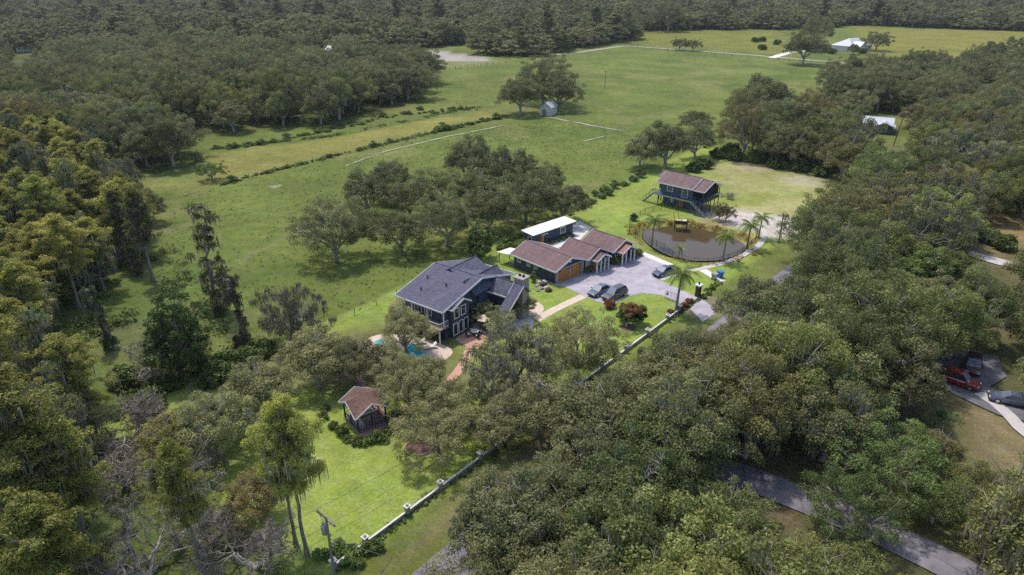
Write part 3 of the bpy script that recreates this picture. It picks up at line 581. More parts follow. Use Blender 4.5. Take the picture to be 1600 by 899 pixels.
set_tree(MOSSY[1], crown_at(768, 580, 4.6), 2.6, 5.2, 'slim moss-hung tree at the foot of the terrace', (1.2, 1.2, 1.2, 1), .9)
for (bx, by, i, H, H0, lab, col) in [(480, 868, 1, 17.5, 20, 'tall yellow-green cypress with hanging moss on the front lawn', (1.3, 1.3, 1.2, 1)), (463, 852, 3, 15.5, 21, 'thinner mossy cypress standing against the taller lawn cypress', (1.2, 1.2, 1.1, 1)),
                               (316, 888, 0, 14.5, 19, 'leaning cypress on the near left boundary', (1.1, 1.1, 1, 1)), (80, 890, 1, 20, 20, 'tallest yellow-green cypress near the left picture edge', (1, 1, 1, 1)), (130, 950, 4, 13, 15, 'bushy cypress at the bottom left corner', (1, 1, .9, 1)),
                               (10, 560, 0, 18, 19, 'cypress cut by the left picture edge above the corner', (1, 1, 1, 1)), (150, 690, 2, 14, 17, 'cypress just outside the leftmost property corner', (1, 1, 1, 1)), (240, 440, 3, 17, 21, 'dark moss-laden cypress at the edge of the pasture', (.6, .62, .62, 1)),
                               (205, 420, 3, 15, 21, 'thin moss-laden cypress behind the leaning dead trunk', (.6, .6, .65, 1)), (95, 420, 2, 17, 17, 'yellow-green cypress rising from the left thicket', (.95, 1, .9, 1)), (30, 700, 2, 18, 17, 'cypress behind the tallest one on the left', (.95, 1, .9, 1))]:
    p = G(bx, by); PLACED.append((p.x, p.y, 2.5)); s = H / H0; n_ = .74 if bx in (480, 463, 316) else 1; plant(CYPS[i], (p.x, p.y, 0), rgT.random() * 6, (s * n_, s * n_, s), lab, None, col)
for (bx, by, i, H, H0, lab, col) in [(338, 494, 1, 17, 15, 'tall slender creeper-clad tree alone in the pasture', (1, .9, .7, 1)), (349, 484, 0, 9, 13, 'short forked tree beside the tall slender one', (1, .95, .8, 1)), (386, 545, 2, 10, 11, 'dark column-shaped tree near the left boundary', (.7, .65, .6, 1)),
                               (180, 545, 2, 9, 11, 'dark slim tree in the open scrub', (.7, .75, .6, 1)), (165, 300, 1, 13, 15, 'slim tree in the upper left thicket', (.8, .8, .7, 1))]:
    p = G(bx, by); PLACED.append((p.x, p.y, 1.5)); s = H / H0; plant(COLS[i], (p.x, p.y, 0), rgT.random() * 6, s, lab, None, col)
p = G(284, 584); PLACED.append((p.x, p.y, 4)); plant(VINED, (p.x, p.y, 0), 1.0, (.85, .85, .95), 'dense dark vine-covered tree near the left boundary', None, (.75, .8, .75, 1))
set_tree(MOSSY[1], G(455, 532), 3.6, 5.2, 'grey moss-hung oak on the left boundary line', (1.05, 1, 1.05, 1), 1.05)
for (bx, by, i, s, rz, lab) in [(235, 905, 0, 1.05, .5, 'bare grey-brown tree spreading at the bottom left'), (330, 850, 1, .8, 2, 'small bare tree below the left boundary'), (235, 585, 1, .9, 4, 'greyish bare tree in the scrub below the vine tree'), (195, 760, 1, .9, 1, 'bare twiggy tree left of the leaning cypress'), (400, 890, 1, .9, 2.2, 'bare tree at the bottom edge left of the utility pole'), (290, 760, 0, .85, 5, 'grey bare tree on the near left boundary'), (215, 690, 1, 1, 3.6, 'grey twiggy tree at the leftmost property corner')]:
    p = G(bx, by); PLACED.append((p.x, p.y, 3)); plant(BARES[i], (p.x, p.y, 0), rz, s, lab)
# oaks in the pasture
for (cx, cy, h, i, Rm, col, lab) in [
    (520, 360, 6, 6, 6.0, DK, 'large round oak at the left end of the pasture grove'), (625, 350, 6, 0, 5.0, DK, 'oak with a bare trunk in front of the pasture grove'), (572, 295, 6.5, 4, 6.0, DK, 'oak at the back left of the pasture grove'),
    (640, 300, 6, 1, 6.0, DK, 'oak in the middle of the pasture grove'), (690, 290, 6, 7, 5.6, DK, 'oak with pale limbs in the pasture grove'), (730, 252, 6.5, 2, 6.6, DK, 'tallest oak at the back of the pasture grove'),
    (795, 262, 6.5, 5, 6.6, DK, 'oak with light branches at the back right of the grove'), (822, 305, 6, 0, 6.4, DK, 'oak behind the white-roofed shed'), (882, 308, 5.5, 3, 4.8, DK, 'small oak at the right end of the pasture grove'),
    (695, 340, 5.8, 6, 5.2, DK, 'low oak in the shaded front of the grove'), (765, 320, 6, 4, 5.8, DK, 'spreading oak above the slate-roofed house'),
    (605, 270, 6.5, 5, 5.4, DK, 'oak at the upper left rim of the pasture grove'), (845, 275, 6, 7, 5.2, DK, 'oak at the upper right rim of the pasture grove'), (750, 290, 6, 3, 5.4, DK, 'oak with dead limbs in the centre right of the grove'),
    (812, 140, 9, 1, 9.0, DK, 'left oak of the clump beside the white field barn'), (850, 122, 10, 6, 9.5, DK, 'tall oak of the clump beside the white field barn'), (873, 140, 8, 0, 7.5, DK, 'right oak of the clump beside the white field barn'),
    (1002, 228, 6, 5, 5.5, LT, 'drooping grey oak outside the far left property corner'), (1045, 225, 6.5, 2, 6.5, DK, 'oak behind the house on stilts'), (1090, 215, 6, 4, 6.0, DK, 'oak at the far left property corner'), (1092, 180, 6, 0, 4.6, DK, 'round oak beyond the far property corner'),
    (1165, 165, 8.5, 6, 7.5, DK, 'left part of the dark oak pair beyond the far property line'), (1205, 155, 9.5, 2, 9.5, DK, 'large dark oak beyond the far property line'), (1245, 165, 8, 7, 7.0, DK, 'smaller dark oak beside the large one beyond the far line'),
    (1258, 72, 10, 1, 12, DK, 'wide dark oak in front of the distant farmhouse'), (1275, 44, 11, 6, 10, DK, 'tall dark oak behind the distant farmhouse drive'), (1372, 62, 7, 7, 7.0, DK, 'round tree at the right end of the distant farmhouse'), (1045, 32, 9, 0, 15, DK, 'wide oak standing in the distant yellow field'),
    (1062, 70, 3.5, 7, 4.5, DK, 'left of two small round trees by the distant road'), (1083, 71, 3.5, 7, 4.2, DK, 'right of two small round trees by the distant road'), (1335, 75, 4, 2, 3.6, DK, 'dark conical tree against the distant farmhouse wall'),
    (1432, 172, 6, 3, 5.0, (1.2, 1.05, 1, 1), 'greyish tree in the yard of the white-roofed house'), (328, 266, 2.6, 7, 2.7, (.9, 1.2, .7, 1), 'small green tree at the corner of the yellow field'), (360, 178, 6, 3, 6.0, (1.1, 1, 1, 1), 'half-bare spreading tree at the forest edge by the yellow field')]:
    set_tree(OAKS[i], crown_at(cx, cy, h), Rm, (7, 7.4, 6.6, 6.2, 7.2, 6.8, 7, 6)[i], lab, col)
p = crown_at(741, 372, 4.0); PLACED.append((p.x, p.y, 3)); plant(VINED, (p.x, p.y, 0), 2, (.62, .62, .55), 'dense dark tree leafy to the ground by the grove')

# places that stay open to the sky between the trees
CLEAR = [(*q, 0) for q in [(1480, 590), (1495, 600), (1515, 606), (1505, 583), (1518, 568), (1530, 575), (1550, 615), (1575, 622), (1595, 632), (1540, 600), (1275, 785), (1225, 765), (1200, 752), (1240, 770), (1250, 748), (1270, 755), (1420, 842), (1450, 860), (1490, 880), (1430, 812), (1455, 822), (1500, 585), (1525, 590), (1575, 605), (1530, 610), (1560, 630), (1590, 620), (1590, 650), (1500, 665),
         (880, 716), (890, 730), (650, 890), (690, 860), (1520, 402), (1560, 408), (1590, 415), (1570, 345), (1595, 340), (1360, 190), (1380, 195), (1395, 215), (1420, 200), (1400, 180), (1410, 225), (1360, 183), (1375, 205), (40, 102), (20, 100), (1560, 120), (1540, 140), (1525, 148), (512, 84), (1190, 420), (1185, 400), (1310, 70), (1320, 62), (1325, 78), (1335, 70), (1345, 60), (1310, 88), (1345, 190), (1352, 182), (1368, 178), (1385, 185), (1388, 203), (1425, 215), (1350, 95), (1400, 70), (1480, 90)]]
CL = [(px, py) for px, py, _ in CLEAR]
def blocks(x, y, H, Rm):
    u, v, c = PXY(x, y, H * .55); rx = Rm * LENS_PX / c; ry = (H * .4 * CP + Rm * .42) * LENS_PX / c
    return any(((px - u) / rx) ** 2 + ((py - v) / ry) ** 2 < .95 for px, py in CL)
def over_lot(x, y, H, Rm, k=.72):
    """keeps outside crowns from standing on the property or hiding it"""
    u, v, c = PXY(x, y, H * .6); r = Rm * k * LENS_PX / c
    return any(inpoly(np.array(a), np.array(b), LOTPX) for a, b in ((u - r, v), (u, v - r), (u, v), (u - r * .7, v - r * .7)))
LOTPX = [(518, 893), (155, 677), (1098, 233), (1340, 280)]
def scatter(poly, step, rng_R, Hs, seed, mind=.62, avoid=(), keep_off_lot=True):
    rg = np.random.default_rng(seed); P = np.array(poly); out = []
    x0, y0 = P.min(0); x1, y1 = P.max(0); X = np.arange(x0, x1, step); Y = np.arange(y0, y1, step * .87)
    for j, y in enumerate(Y):
        for x in X:
            px = x + (j % 2) * step * .5 + rg.uniform(-.36, .36) * step; py = y + rg.uniform(-.36, .36) * step; Rm = rg.uniform(*rng_R); H = Hs * rg.uniform(.82, 1.18)
            if py < 30 or abs(px) > py * .80 + 12: continue
            if not inpoly(np.array(px), np.array(py), poly): continue
            if any(inpoly(np.array(px), np.array(py), a) for a in avoid): continue
            if any((px - a) ** 2 + (py - b) ** 2 < (mind * (c + Rm * .7)) ** 2 for a, b, c in PLACED): continue
            if blocks(px, py, H, Rm) or (keep_off_lot and over_lot(px, py, H, Rm)): continue
            out.append((px, py, Rm, H, rg.random()))
    return out
# broad oaks right of the street
F_RIGHT = GW([(640, 940), (730, 850), (800, 800), (960, 690), (1100, 590), (1190, 500), (1250, 440), (1290, 390), (1350, 330), (1360, 300), (1240, 262), (1140, 248), (1130, 235), (1290, 205), (1300, 150), (1330, 132), (1385, 124), (1440, 118), (1500, 125), (1560, 105), (1700, 112), (2300, 200), (2300, 1200), (500, 1150)])
AVO = [GW([(1180, 735), (1330, 790), (1560, 880), (1560, 940), (1420, 899), (1180, 775)]), GW([(1450, 535), (1640, 600), (1640, 720), (1560, 720), (1450, 600)]), GW([(1345, 180), (1450, 175), (1440, 235), (1370, 225)]), GW([(1500, 385), (1700, 420), (1700, 460), (1500, 420)])]
for (cx, cy, Rm, i, col, lab) in [(1345, 768, 3.6, 6, (.7, .9, .55, 1), 'dark green oak covering the middle of the side road'), (1588, 800, 4.0, 4, (1.15, 1.1, .8, 1), 'olive oak at the right edge beside the side road'), (1480, 745, 3.4, 1, (.75, .95, .6, 1), 'dark oak between the side road and the brown yard'), (1478, 672, 3.0, 3, (1.2, 1.1, .95, 1), 'sparse pale-limbed oak below the red SUV'), (1395, 700, 4.4, 7, (.75, .92, .6, 1), 'dense green oak above the side road'), (1550, 728, 3.2, 5, (1.2, 1.1, .8, 1), 'olive tree in the yard below the right-edge sedan'), (1150, 800, 4.4, 4, (1.05, 1.1, .8, 1), 'olive oak at the street end of the side road'), (1290, 895, 4.4, 0, (1.1, 1.1, .75, 1), 'broad olive oak below the side road')]:
    set_tree(OAKS[i], crown_at(cx, cy, 5.5), Rm, (7, 7.4, 6.6, 6.2, 7.2, 6.8, 7, 6)[i], lab, col)
oak_pts = []
for k, (cx, cy) in enumerate([(795, 860), (838, 800), (800, 818), (842, 770), (905, 760), (925, 690), (985, 650), (1045, 598), (1106, 560), (1155, 514), (1200, 470), (935, 648), (1000, 600), (1062, 555)]):
    p = crown_at(cx, cy, 6); i = k % 8; set_tree(OAKS[i], p, 4.3 + .5 * (k % 3) + (.5 if k > 5 else 0), (7, 7.4, 6.6, 6.2, 7.2, 6.8, 7, 6)[i], ('first', 'second', 'third', 'fourth', 'fifth', 'sixth', 'seventh', 'eighth', 'ninth', 'tenth', 'eleventh', 'lowest', 'middle', 'highest')[k] + (' oak from the bottom edge in the row overhanging the street' if k < 11 else ' of three oaks pressed against the boundary wall below the gate'), (1, 1, .95, 1), .95, 'street oaks')
for (x, y, Rm, H, q) in scatter(F_RIGHT, 7.2, (5.0, 6.8), 11, 21, .60, AVO): oak_pts.append((x, y, Rm, H, q, 'right'))
F_LEFT_MID = GW([(-250, 250), (120, 245), (265, 275), (280, 250), (300, 205), (430, 200), (520, 198), (600, 170), (662, 160), (668, 125), (640, 106), (560, 98), (300, 90), (90, 92), (90, 110), (-250, 110)])
for (x, y, Rm, H, q) in scatter(F_LEFT_MID, 9.0, (5.2, 7.6), 13, 22, .6): oak_pts.append((x, y, Rm, H, q, 'left'))
oak_pts.sort(key=lambda t: t[1]); nr_ = [t for t in oak_pts if t[5] == 'right'][:185]; nl_ = [t for t in oak_pts if t[5] == 'left'][:115]; near = nr_ + nl_; ns_ = set(map(id, near)); far = [t for t in oak_pts if id(t) not in ns_]
ZONES = [(760, 870, 'at the bottom edge next to the street'), (1000, 820, 'left of the side road'), (1250, 880, 'at the bottom edge below the side road'), (1560, 850, 'in the bottom right corner'), (1000, 680, 'facing the front lawn across the street'), (1180, 640, 'between the street and the side road'), (1360, 650, 'left of the neighbouring parking court'), (1120, 560, 'facing the driveway gate across the street'),
         (1300, 520, 'in the middle of the right-hand canopy'), (1560, 520, 'behind the neighbouring parking court'), (1230, 440, 'facing the pond across the street'), (1400, 420, 'left of the gravel lane'), (1580, 460, 'below the gravel lane at the right edge'), (1350, 340, 'beside the far sandy yard'), (1530, 330, 'above the gravel lane at the right edge'), (1250, 230, 'behind the far sandy yard'), (1420, 270, 'below the white-roofed house'), (1320, 190, 'left of the white-roofed house'), (1500, 200, 'right of the white-roofed house'), (1380, 120, 'between the white-roofed house and the farmhouse'), (1550, 130, 'at the upper right picture edge'),
         (40, 240, 'at the left edge behind the cypress thicket'), (200, 240, 'between the thicket and the yellow field'), (60, 150, 'in the upper left forest near the picture edge'), (250, 160, 'in the middle of the upper left forest'), (420, 170, 'behind the hedge of the yellow field'), (580, 150, 'in the forest corner by the upper pasture'), (450, 110, 'deep in the upper left forest')]
LOOKS = [('olive', (1.06, 1.02, .80)), ('silvery', (1.12, 1.12, 1.12)), ('dark green', (.76, .88, .66)), ('brownish', (1.10, .98, .86)), ('grey-green', (.95, .97, .93)), ('yellow-green', (1.08, 1.12, .74)), ('dull green', (.87, .95, .82))]
R0S = (7, 7.4, 6.6, 6.2, 7.2, 6.8, 7, 6)
for k, (x, y, Rm, H, q, side) in enumerate(near):
    i = int(q * 7.999); s = Rm / R0S[i]; PLACED.append((x, y, Rm * .7)); lk, lc = LOOKS[int((q * 977) % 7)]; g = .82 + .36 * ((q * 97) % 1); col = (lc[0] * g, lc[1] * g, lc[2] * g, 1)
    u, v, c_ = PXY(x, y, H * .55); zn = min(ZONES, key=lambda z: (z[0] - u) ** 2 + (z[1] - v) ** 2 * 2)[2]; kind_ = (q * 53) % 1
    if kind_ > .92: plant(MOSSY[k % 2], (x, y, 0), q * 60, Rm / 5.8, f'moss-hung {lk} oak {zn}', 'moss-hung oaks ' + zn, col, 'mossy_oak')
    elif kind_ > .88 and Rm < 5.8: plant(BARES[k % 2], (x, y, 0), q * 60, 1.15, f'leafless grey tree among the oaks {zn}', 'bare trees ' + zn, (1, 1, 1, 1))
    elif kind_ > .84: plant(VINED, (x, y, 0), q * 60, (Rm / 5.4, Rm / 5.4, H / 13.5), f'dense creeper-covered tree {zn}', 'creeper-covered trees ' + zn, (.95, 1, .85, 1))
    else: plant(OAKS[i], (x, y, 0), q * 60, (s, s, H / 11.2), f'{lk} live oak {zn}', 'oaks ' + zn, col)
# left thicket: cypress, creeper-clad trees, scrub
F_LEFT = GW([(-300, 1100), (420, 935), (300, 830), (150, 720), (100, 650), (60, 600), (90, 545), (125, 480), (215, 430), (240, 360), (225, 330), (120, 250), (-300, 230)])
LZ = [(40, 860, 'in the bottom left corner'), (200, 860, 'at the bottom edge beside the spreading bare tree'), (330, 850, 'at the bottom edge below the leaning cypress'), (60, 720, 'around the tallest left cypress'), (160, 700, 'outside the leftmost property corner'), (30, 580, 'at the left edge beside the scrub'), (120, 500, 'facing the open scrub'), (40, 430, 'at the left edge level with the leaning dead trunk'), (180, 380, 'behind the leaning dead trunk'), (50, 300, 'at the left edge below the oak forest'), (190, 300, 'at the pasture corner of the left thicket')]
def lz(x, y): u, v, _ = PXY(x, y, 8); return min(LZ, key=lambda z: (z[0] - u) ** 2 + (z[1] - v) ** 2)[2]
for k, (x, y, Rm, H, q) in enumerate(scatter(F_LEFT, 5.0, (2.0, 3.4), 15, 23, .8)):
    rz = q * 70; h = (q * 37) % 1; g = .75 + .45 * h; PLACED.append((x, y, 2)); zn = lz(x, y); tn = ('dark', 'dull', 'mid-green', 'pale')[int(h * 3.999)]
    if q < .40: i = k % 5; s = H / (19, 20, 17, 21, 15)[i]; plant(CYPS[i], (x, y, 0), rz, (s * 1.05, s * 1.05, s * .92), f'{tn} feathery cypress {zn}', 'cypresses ' + zn, (g * 1.15, g * 1.12, g, 1))
    elif q < .52: plant(COLS[k % 3], (x, y, 0), rz, .9 * H / 13, f'{tn} slim creeper-clad tree {zn}', 'slim trees ' + zn, (g * .8, g * .8, g * .7, 1))
    elif q < .66: plant(VINED, (x, y, 0), rz, (.62, .62, .65), f'{tn} dense leafy tree {zn}', 'leafy trees ' + zn, (g, g, g, 1))
    elif q < .78: plant(MOSSY[k % 2], (x, y, 0), rz, (.62, .62, .85), f'{tn} grey mossy tree {zn}', 'mossy trees ' + zn, (g, g, g, 1))
    elif q < .90: plant(OAKS[k % 8], (x, y, 0), rz, (.6, .6, .68), f'{tn} low oak {zn}', 'low oaks ' + zn, (g, g, g * .9, 1))
    else: plant(BARES[k % 2], (x, y, 0), rz, .8, f'leafless grey tree {zn}', 'bare trees ' + zn)

# woods beyond the fields: one mass to the horizon
def merged(pr):
    me = pr['crown'].copy(); tv = pr['trunk']; import bmesh
    bm = bmesh.new(); bm.from_mesh(me); n0 = len(bm.faces); bm.from_mesh(tv); bm.faces.ensure_lookup_table()
    for f in bm.faces[n0:]: f.material_index = 1
    out = bpy.data.meshes.new(pr['name'] + '_mass'); bm.to_mesh(out); bm.free(); out.materials.append(pr['crown'].materials[0]); out.materials.append(pr['trunk'].materials[0]); return out
fcol = bpy.data.collections.new('woodland_kinds')
for k, pr in enumerate(FARS + [OAKS[0], OAKS[2], OAKS[6]]):
    o = bpy.data.objects.new('woodland_kind_%d' % k, merged(pr)); o.color = (.95, .98, .92, 1); fcol.objects.link(o)
def woodland(name, pts, label):
    """pts: x, y, radius, height, kind"""
    me = bpy.data.meshes.new(name); me.from_pydata([(p[0], p[1], 0) for p in pts], [], [])
    for an, vals in (('sx', [p[2] / 7.0 for p in pts]), ('sz', [p[3] / 12.0 for p in pts]), ('rz', [(p[0] * 7.3 + p[1]) % 6.28 for p in pts])):
        me.attributes.new(an, 'FLOAT', 'POINT').data.foreach_set('value', np.array(vals, np.float32))
    me.attributes.new('kind', 'INT', 'POINT').data.foreach_set('value', np.array([p[4] for p in pts], np.int32))
    o = link(name, me); o['kind'] = 'stuff'; tag(o, label, 'woodland')
    g = bpy.data.node_groups.new(name, 'GeometryNodeTree'); g.interface.new_socket('Geometry', in_out='INPUT', socket_type='NodeSocketGeometry'); g.interface.new_socket('Geometry', in_out='OUTPUT', socket_type='NodeSocketGeometry')
    gi = g.nodes.new('NodeGroupInput'); go = g.nodes.new('NodeGroupOutput'); ip = g.nodes.new('GeometryNodeInstanceOnPoints'); ci = g.nodes.new('GeometryNodeCollectionInfo')
    ci.inputs['Collection'].default_value = fcol; ci.inputs['Separate Children'].default_value = True; ci.inputs['Reset Children'].default_value = True; ci.transform_space = 'ORIGINAL'
    ip.inputs['Pick Instance'].default_value = True
    def at(n, t='FLOAT'):
        a = g.nodes.new('GeometryNodeInputNamedAttribute'); a.data_type = t; a.inputs[0].default_value = n; return a.outputs[0]
    cs = g.nodes.new('ShaderNodeCombineXYZ'); cr = g.nodes.new('ShaderNodeCombineXYZ'); sx = at('sx')
    g.links.new(sx, cs.inputs[0]); g.links.new(sx, cs.inputs[1]); g.links.new(at('sz'), cs.inputs[2]); g.links.new(at('rz'), cr.inputs[2])
    g.links.new(gi.outputs[0], ip.inputs['Points']); g.links.new(ci.outputs[0], ip.inputs['Instance']); g.links.new(at('kind', 'INT'), ip.inputs['Instance Index'])
    g.links.new(cs.outputs[0], ip.inputs['Scale']); g.links.new(cr.outputs[0], ip.inputs['Rotation']); g.links.new(ip.outputs[0], go.inputs[0])
    o.modifiers.new('scatter', 'NODES').node_group = g; return o
mass = [(x, y, Rm, H * (.8 + .35 * ((q * 41) % 1)), 5 + int(q * 3)) for (x, y, Rm, H, q, s) in far]
gA = lambda px, py: tuple(G(px, py)[:2])
FAR_POLY = [gA(-300, 82), gA(0, 82), gA(300, 86), gA(560, 92), gA(600, 78), gA(700, 80), gA(800, 90), gA(870, 82), gA(985, 62), gA(985, 48), gA(1130, 47), gA(1230, 46), gA(1340, 40), gA(1500, 46), gA(1800, 54), (900, 640), (1300, 1500), (-1300, 1500)]
for (x, y, Rm, H, q) in scatter(FAR_POLY, 11.5, (7.5, 11), 13, 24, .0, (), False): 
    if fbm(np.array(x), np.array(y), 120, 8) > .36: mass.append((x, y, Rm * (.7 + .5 * ((q * 17) % 1)), H * (.6 + .6 * ((q * 41) % 1)), 3 if q > .95 else (4 if q > .85 else int(q * 3.5) % 3)))
F_RFAR = [gA(1500, 108), gA(1700, 100), (400, 420), (420, 260), gA(1640, 125)]
for (x, y, Rm, H, q) in scatter(F_RFAR, 9, (5, 7), 11, 25, .0, (), False): mass.append((x, y, Rm, H, int(q * 3)))
woodland('distant_woodland', mass, 'dark wooded belt closing the view beyond the pastures')
# undergrowth of the left scrub and the forest edges
AVO.append(GW([(1060, 690), (1180, 730), (1330, 780), (1570, 890), (1760, 960), (1700, 1050), (1440, 895), (1180, 780), (1050, 735)]))
def undergrowth(poly, n, seed, size):
    rg = np.random.default_rng(seed); P = np.array(poly); parts = []; x0, y0 = P.min(0); x1, y1 = P.max(0); c = 0
    while c < n:
        x, y = rg.uniform(x0, x1), rg.uniform(y0, y1)
        if y < 30 or abs(x) > y * .8 + 8 or not inpoly(np.array(x), np.array(y), poly) or fbm(np.array(x), np.array(y), 9, 4) < .45 or any(inpoly(np.array(x), np.array(y), a) for a in AVO) or 4.8 < (Vector((x, y, 0)) - L0).dot(LRT) < 11.5 or inpoly(np.array(x), np.array(y), LOT): c += .05; continue
        r = size * rg.uniform(.5, 1.5); parts.append(clump(np.array([x, y, r * .35]), r, 46, rg, .75, (.23, .15))); c += 1
    V, F, q = cat(parts); V[:, 2] = np.maximum(V[:, 2], .02); return V, F, q
V, F, q = undergrowth(GW([(-300, 1050), (480, 930), (140, 690), (420, 565), (300, 420), (240, 300), (100, 250), (-300, 250)]), 1100, 31, 1.1)
o = link('undergrowth', fastmesh('undergrowth', V, F, 'vine_leaf', attr=q)); o['kind'] = 'stuff'; tag(o, 'low green undergrowth filling the left scrub and thicket', 'undergrowth')
V, F, q = undergrowth(F_RIGHT, 500, 32, .9)
o = link('leaf_scrub', fastmesh('leaf_scrub', V, F, 'shrub_leaf', attr=q)); o['kind'] = 'stuff'; tag(o, 'low scrub under the oaks right of the street', 'undergrowth')

# ------------------------------------------------------------------ buildings
def P3(axis, a, b, z): return (a, b, z) if axis == 'x' else (b, a, z)
def board(parent, p, q, h, t, m='white_trim', name='fascia_board'):
    """thin board from p to q, h tall, hanging down from the line"""
    p, q = Vector(p), Vector(q); d = (q - p); n = Vector((d.y, -d.x, 0)).normalized() * t
    mb = MB(); mb.extr([p, q, q - Vector((0, 0, h)), p - Vector((0, 0, h))], n); return mb.build(name, m, parent)
def roof_gable(par, axis, a0, a1, b0, b1, ze, zr, m, th=.14, trim=True, ze1=None, bc=None):
    bc = (b0 + b1) / 2 if bc is None else bc; ze1 = ze if ze1 is None else ze1; mb = MB()
    q1 = [P3(axis, a0, b0, ze), P3(axis, a1, b0, ze), P3(axis, a1, bc, zr), P3(axis, a0, bc, zr)]; q2 = [P3(axis, a1, b1, ze1), P3(axis, a0, b1, ze1), P3(axis, a0, bc, zr), P3(axis, a1, bc, zr)]
    for q in (q1, q2):
        if axis == 'y': q = q[::-1]
        mb.slab(q, th)
    ro = mb.build('roof', m, par, uvslope=True)
    cap = MB(); cap.tube([P3(axis, a0, bc, zr + .01), P3(axis, a1, bc, zr + .01)], .09, 6); cap.build('ridge_cap', m, ro, uvslope=True)
    if trim:
        e = .03
        for a, s in ((a0 - e, -1), (a1 + e, 1)):
            for b, z in ((b0, ze), (b1, ze1)):
                p, q = Vector(P3(axis, a, b, z + .02)), Vector(P3(axis, a, bc, zr + .02)); mbb = MB(); off = Vector(P3(axis, .05 * s, 0, 0)); mbb.extr([p, q, q - Vector((0, 0, .26)), p - Vector((0, 0, .26))], off); mbb.build('fascia_board', 'white_trim', ro)
        for b, z, s in ((b0, ze, -1), (b1, ze1, 1)):
            mbb = MB(); x = [P3(axis, a0, b + s * .01, z - .22), P3(axis, a1, b + s * .08, z + .02)]
            mbb.box(min(x[0][0], x[1][0]), max(x[0][0], x[1][0]), min(x[0][1], x[1][1]), max(x[0][1], x[1][1]), z - .22, z + .0); mbb.build('gutter', 'white_trim', ro)
    return ro
def wall_gable(par, axis, a0, a1, b0, b1, z0, ze, zr, m, name='wall'):
    bc = (b0 + b1) / 2; mb = MB(); pts = [P3(axis, a0, b0, z0), P3(axis, a0, b1, z0), P3(axis, a0, b1, ze), P3(axis, a0, bc, zr), P3(axis, a0, b0, ze)]
    mb.extr(pts, P3(axis, a1 - a0, 0, 0)); return mb.build(name, m, par)
def face_box(par, name, face, c, wd, ht, d0, d1, m):
    """box on a wall: face 'x+','y-'...; c = point on the wall; wd along the wall; d0..d1 depth outwards"""
    s = 1 if face[1] == '+' else -1; x, y, z = c; mb = MB(); lo, hi = sorted((s * d0, s * d1))
    if face[0] == 'x': mb.box(x + lo, x + hi, y - wd / 2, y + wd / 2, z - ht / 2, z + ht / 2)
    else: mb.box(x - wd / 2, x + wd / 2, y + lo, y + hi, z - ht / 2, z + ht / 2)
    return mb.build(name, m, par)
def window(par, face, c, wd, ht, mull=1, trans=1, frame=.11, fm='white_trim'):
    s = 1 if face[1] == '+' else -1; root = None; x, y, z = c
    def bar(du, dz, w_, h_, nm, parent):
        cc = (x, y + du, z + dz) if face[0] == 'x' else (x + du, y, z + dz); return face_box(parent, nm, face, cc, w_, h_, .005, .075, fm)
    pane = face_box(par, 'window', face, c, wd, ht, .002, .03, 'glass')
    for dz in (-1, 1): bar(0, dz * (ht / 2 + frame / 2), wd + 2 * frame, frame, 'frame', pane)
    for du in (-1, 1): bar(du * (wd / 2 + frame / 2), 0, frame, ht, 'frame', pane)
    for i in range(mull): bar((i + 1) * wd / (mull + 1) - wd / 2, 0, .05, ht, 'mullion', pane)
    for i in range(trans): bar(0, (i + 1) * ht / (trans + 1) - ht / 2, wd, .045, 'glazing_bar', pane)
    return pane
def post(par, x, y, z0, z1, s=.12, m='navy_siding', name='post'): return MB().box(x - s / 2, x + s / 2, y - s / 2, y + s / 2, z0, z1).build(name, m, par)
def railing(par, p, q, h, m, n, name='railing'):
    p, q = Vector(p), Vector(q); mb = MB(); mb.tube([p + Vector((0, 0, h)), q + Vector((0, 0, h))], .04, 4); mb.tube([p + Vector((0, 0, .12)), q + Vector((0, 0, .12))], .03, 4); o = mb.build(name, m, par)
    for i in range(n + 1):
        a = p.lerp(q, i / n); MB().tube([a, a + Vector((0, 0, h))], .025, 4).build('baluster', m, o)
    return o

# --- cottage with garage: three red gables facing the drive
B = thing('garage_cottage', 'long navy cottage with three red shingled gables and orange garage doors', 'house', (7.12, 103.99, 0), R(-47))
wall_gable(B, 'x', -10.5, -.35, .55, 7.6, 0, 2.62, 3.86, 'navy_siding'); roof_gable(B, 'x', -11, .15, 0, 8.06, 2.6, 4.1, 'red_shingle')
wall_gable(B, 'x', -6.2, -.1, 8.1, 13.55, 0, 2.5, 3.8, 'navy_siding'); roof_gable(B, 'x', -6.6, .5, 7.94, 14.04, 2.62, 4.12, 'red_shingle', bc=10.8)
wall_gable(B, 'x', -6.2, .5, 14.3, 20.05, 0, 2.5, 3.8, 'navy_siding'); roof_gable(B, 'x', -6.6, 1.1, 13.92, 20.5, 2.6, 4.14, 'red_shingle', bc=17.2)
for (y, w_) in ((.9, .75), (4.05, .35), (7.2, .75)): face_box(B, 'stone_pier', 'x+', (-.35, y, 1.25), w_, 2.5, .01, .12, 'stone')
face_box(B, 'stone_lintel', 'x+', (-.35, 4.05, 2.42), 7.0, .3, .012, .11, 'stone')
for y in (2.6, 5.4):
    d = face_box(B, 'garage_door', 'x+', (-.35, y, 1.12), 2.5, 2.2, .01, .07, 'orange_wood')
    for i in range(4): face_box(d, 'panel', 'x+', (-.28, y, .3 + .55 * i), 2.36, .47, .001, .03, 'orange_wood')
    for yy in (-1.28, 1.28): face_box(d, 'strap_hinge', 'x+', (-.28, y + yy * .8, 2.05), .5, .12, .032, .05, 'black_metal')
lm = MB().lathe([(.28, -.03), (.28, .03)], k=16).build('gable_vent', 'white_trim', B); lm.rotation_euler = (0, R(90), 0); lm.location = (-.3, 4.1, 3.25)
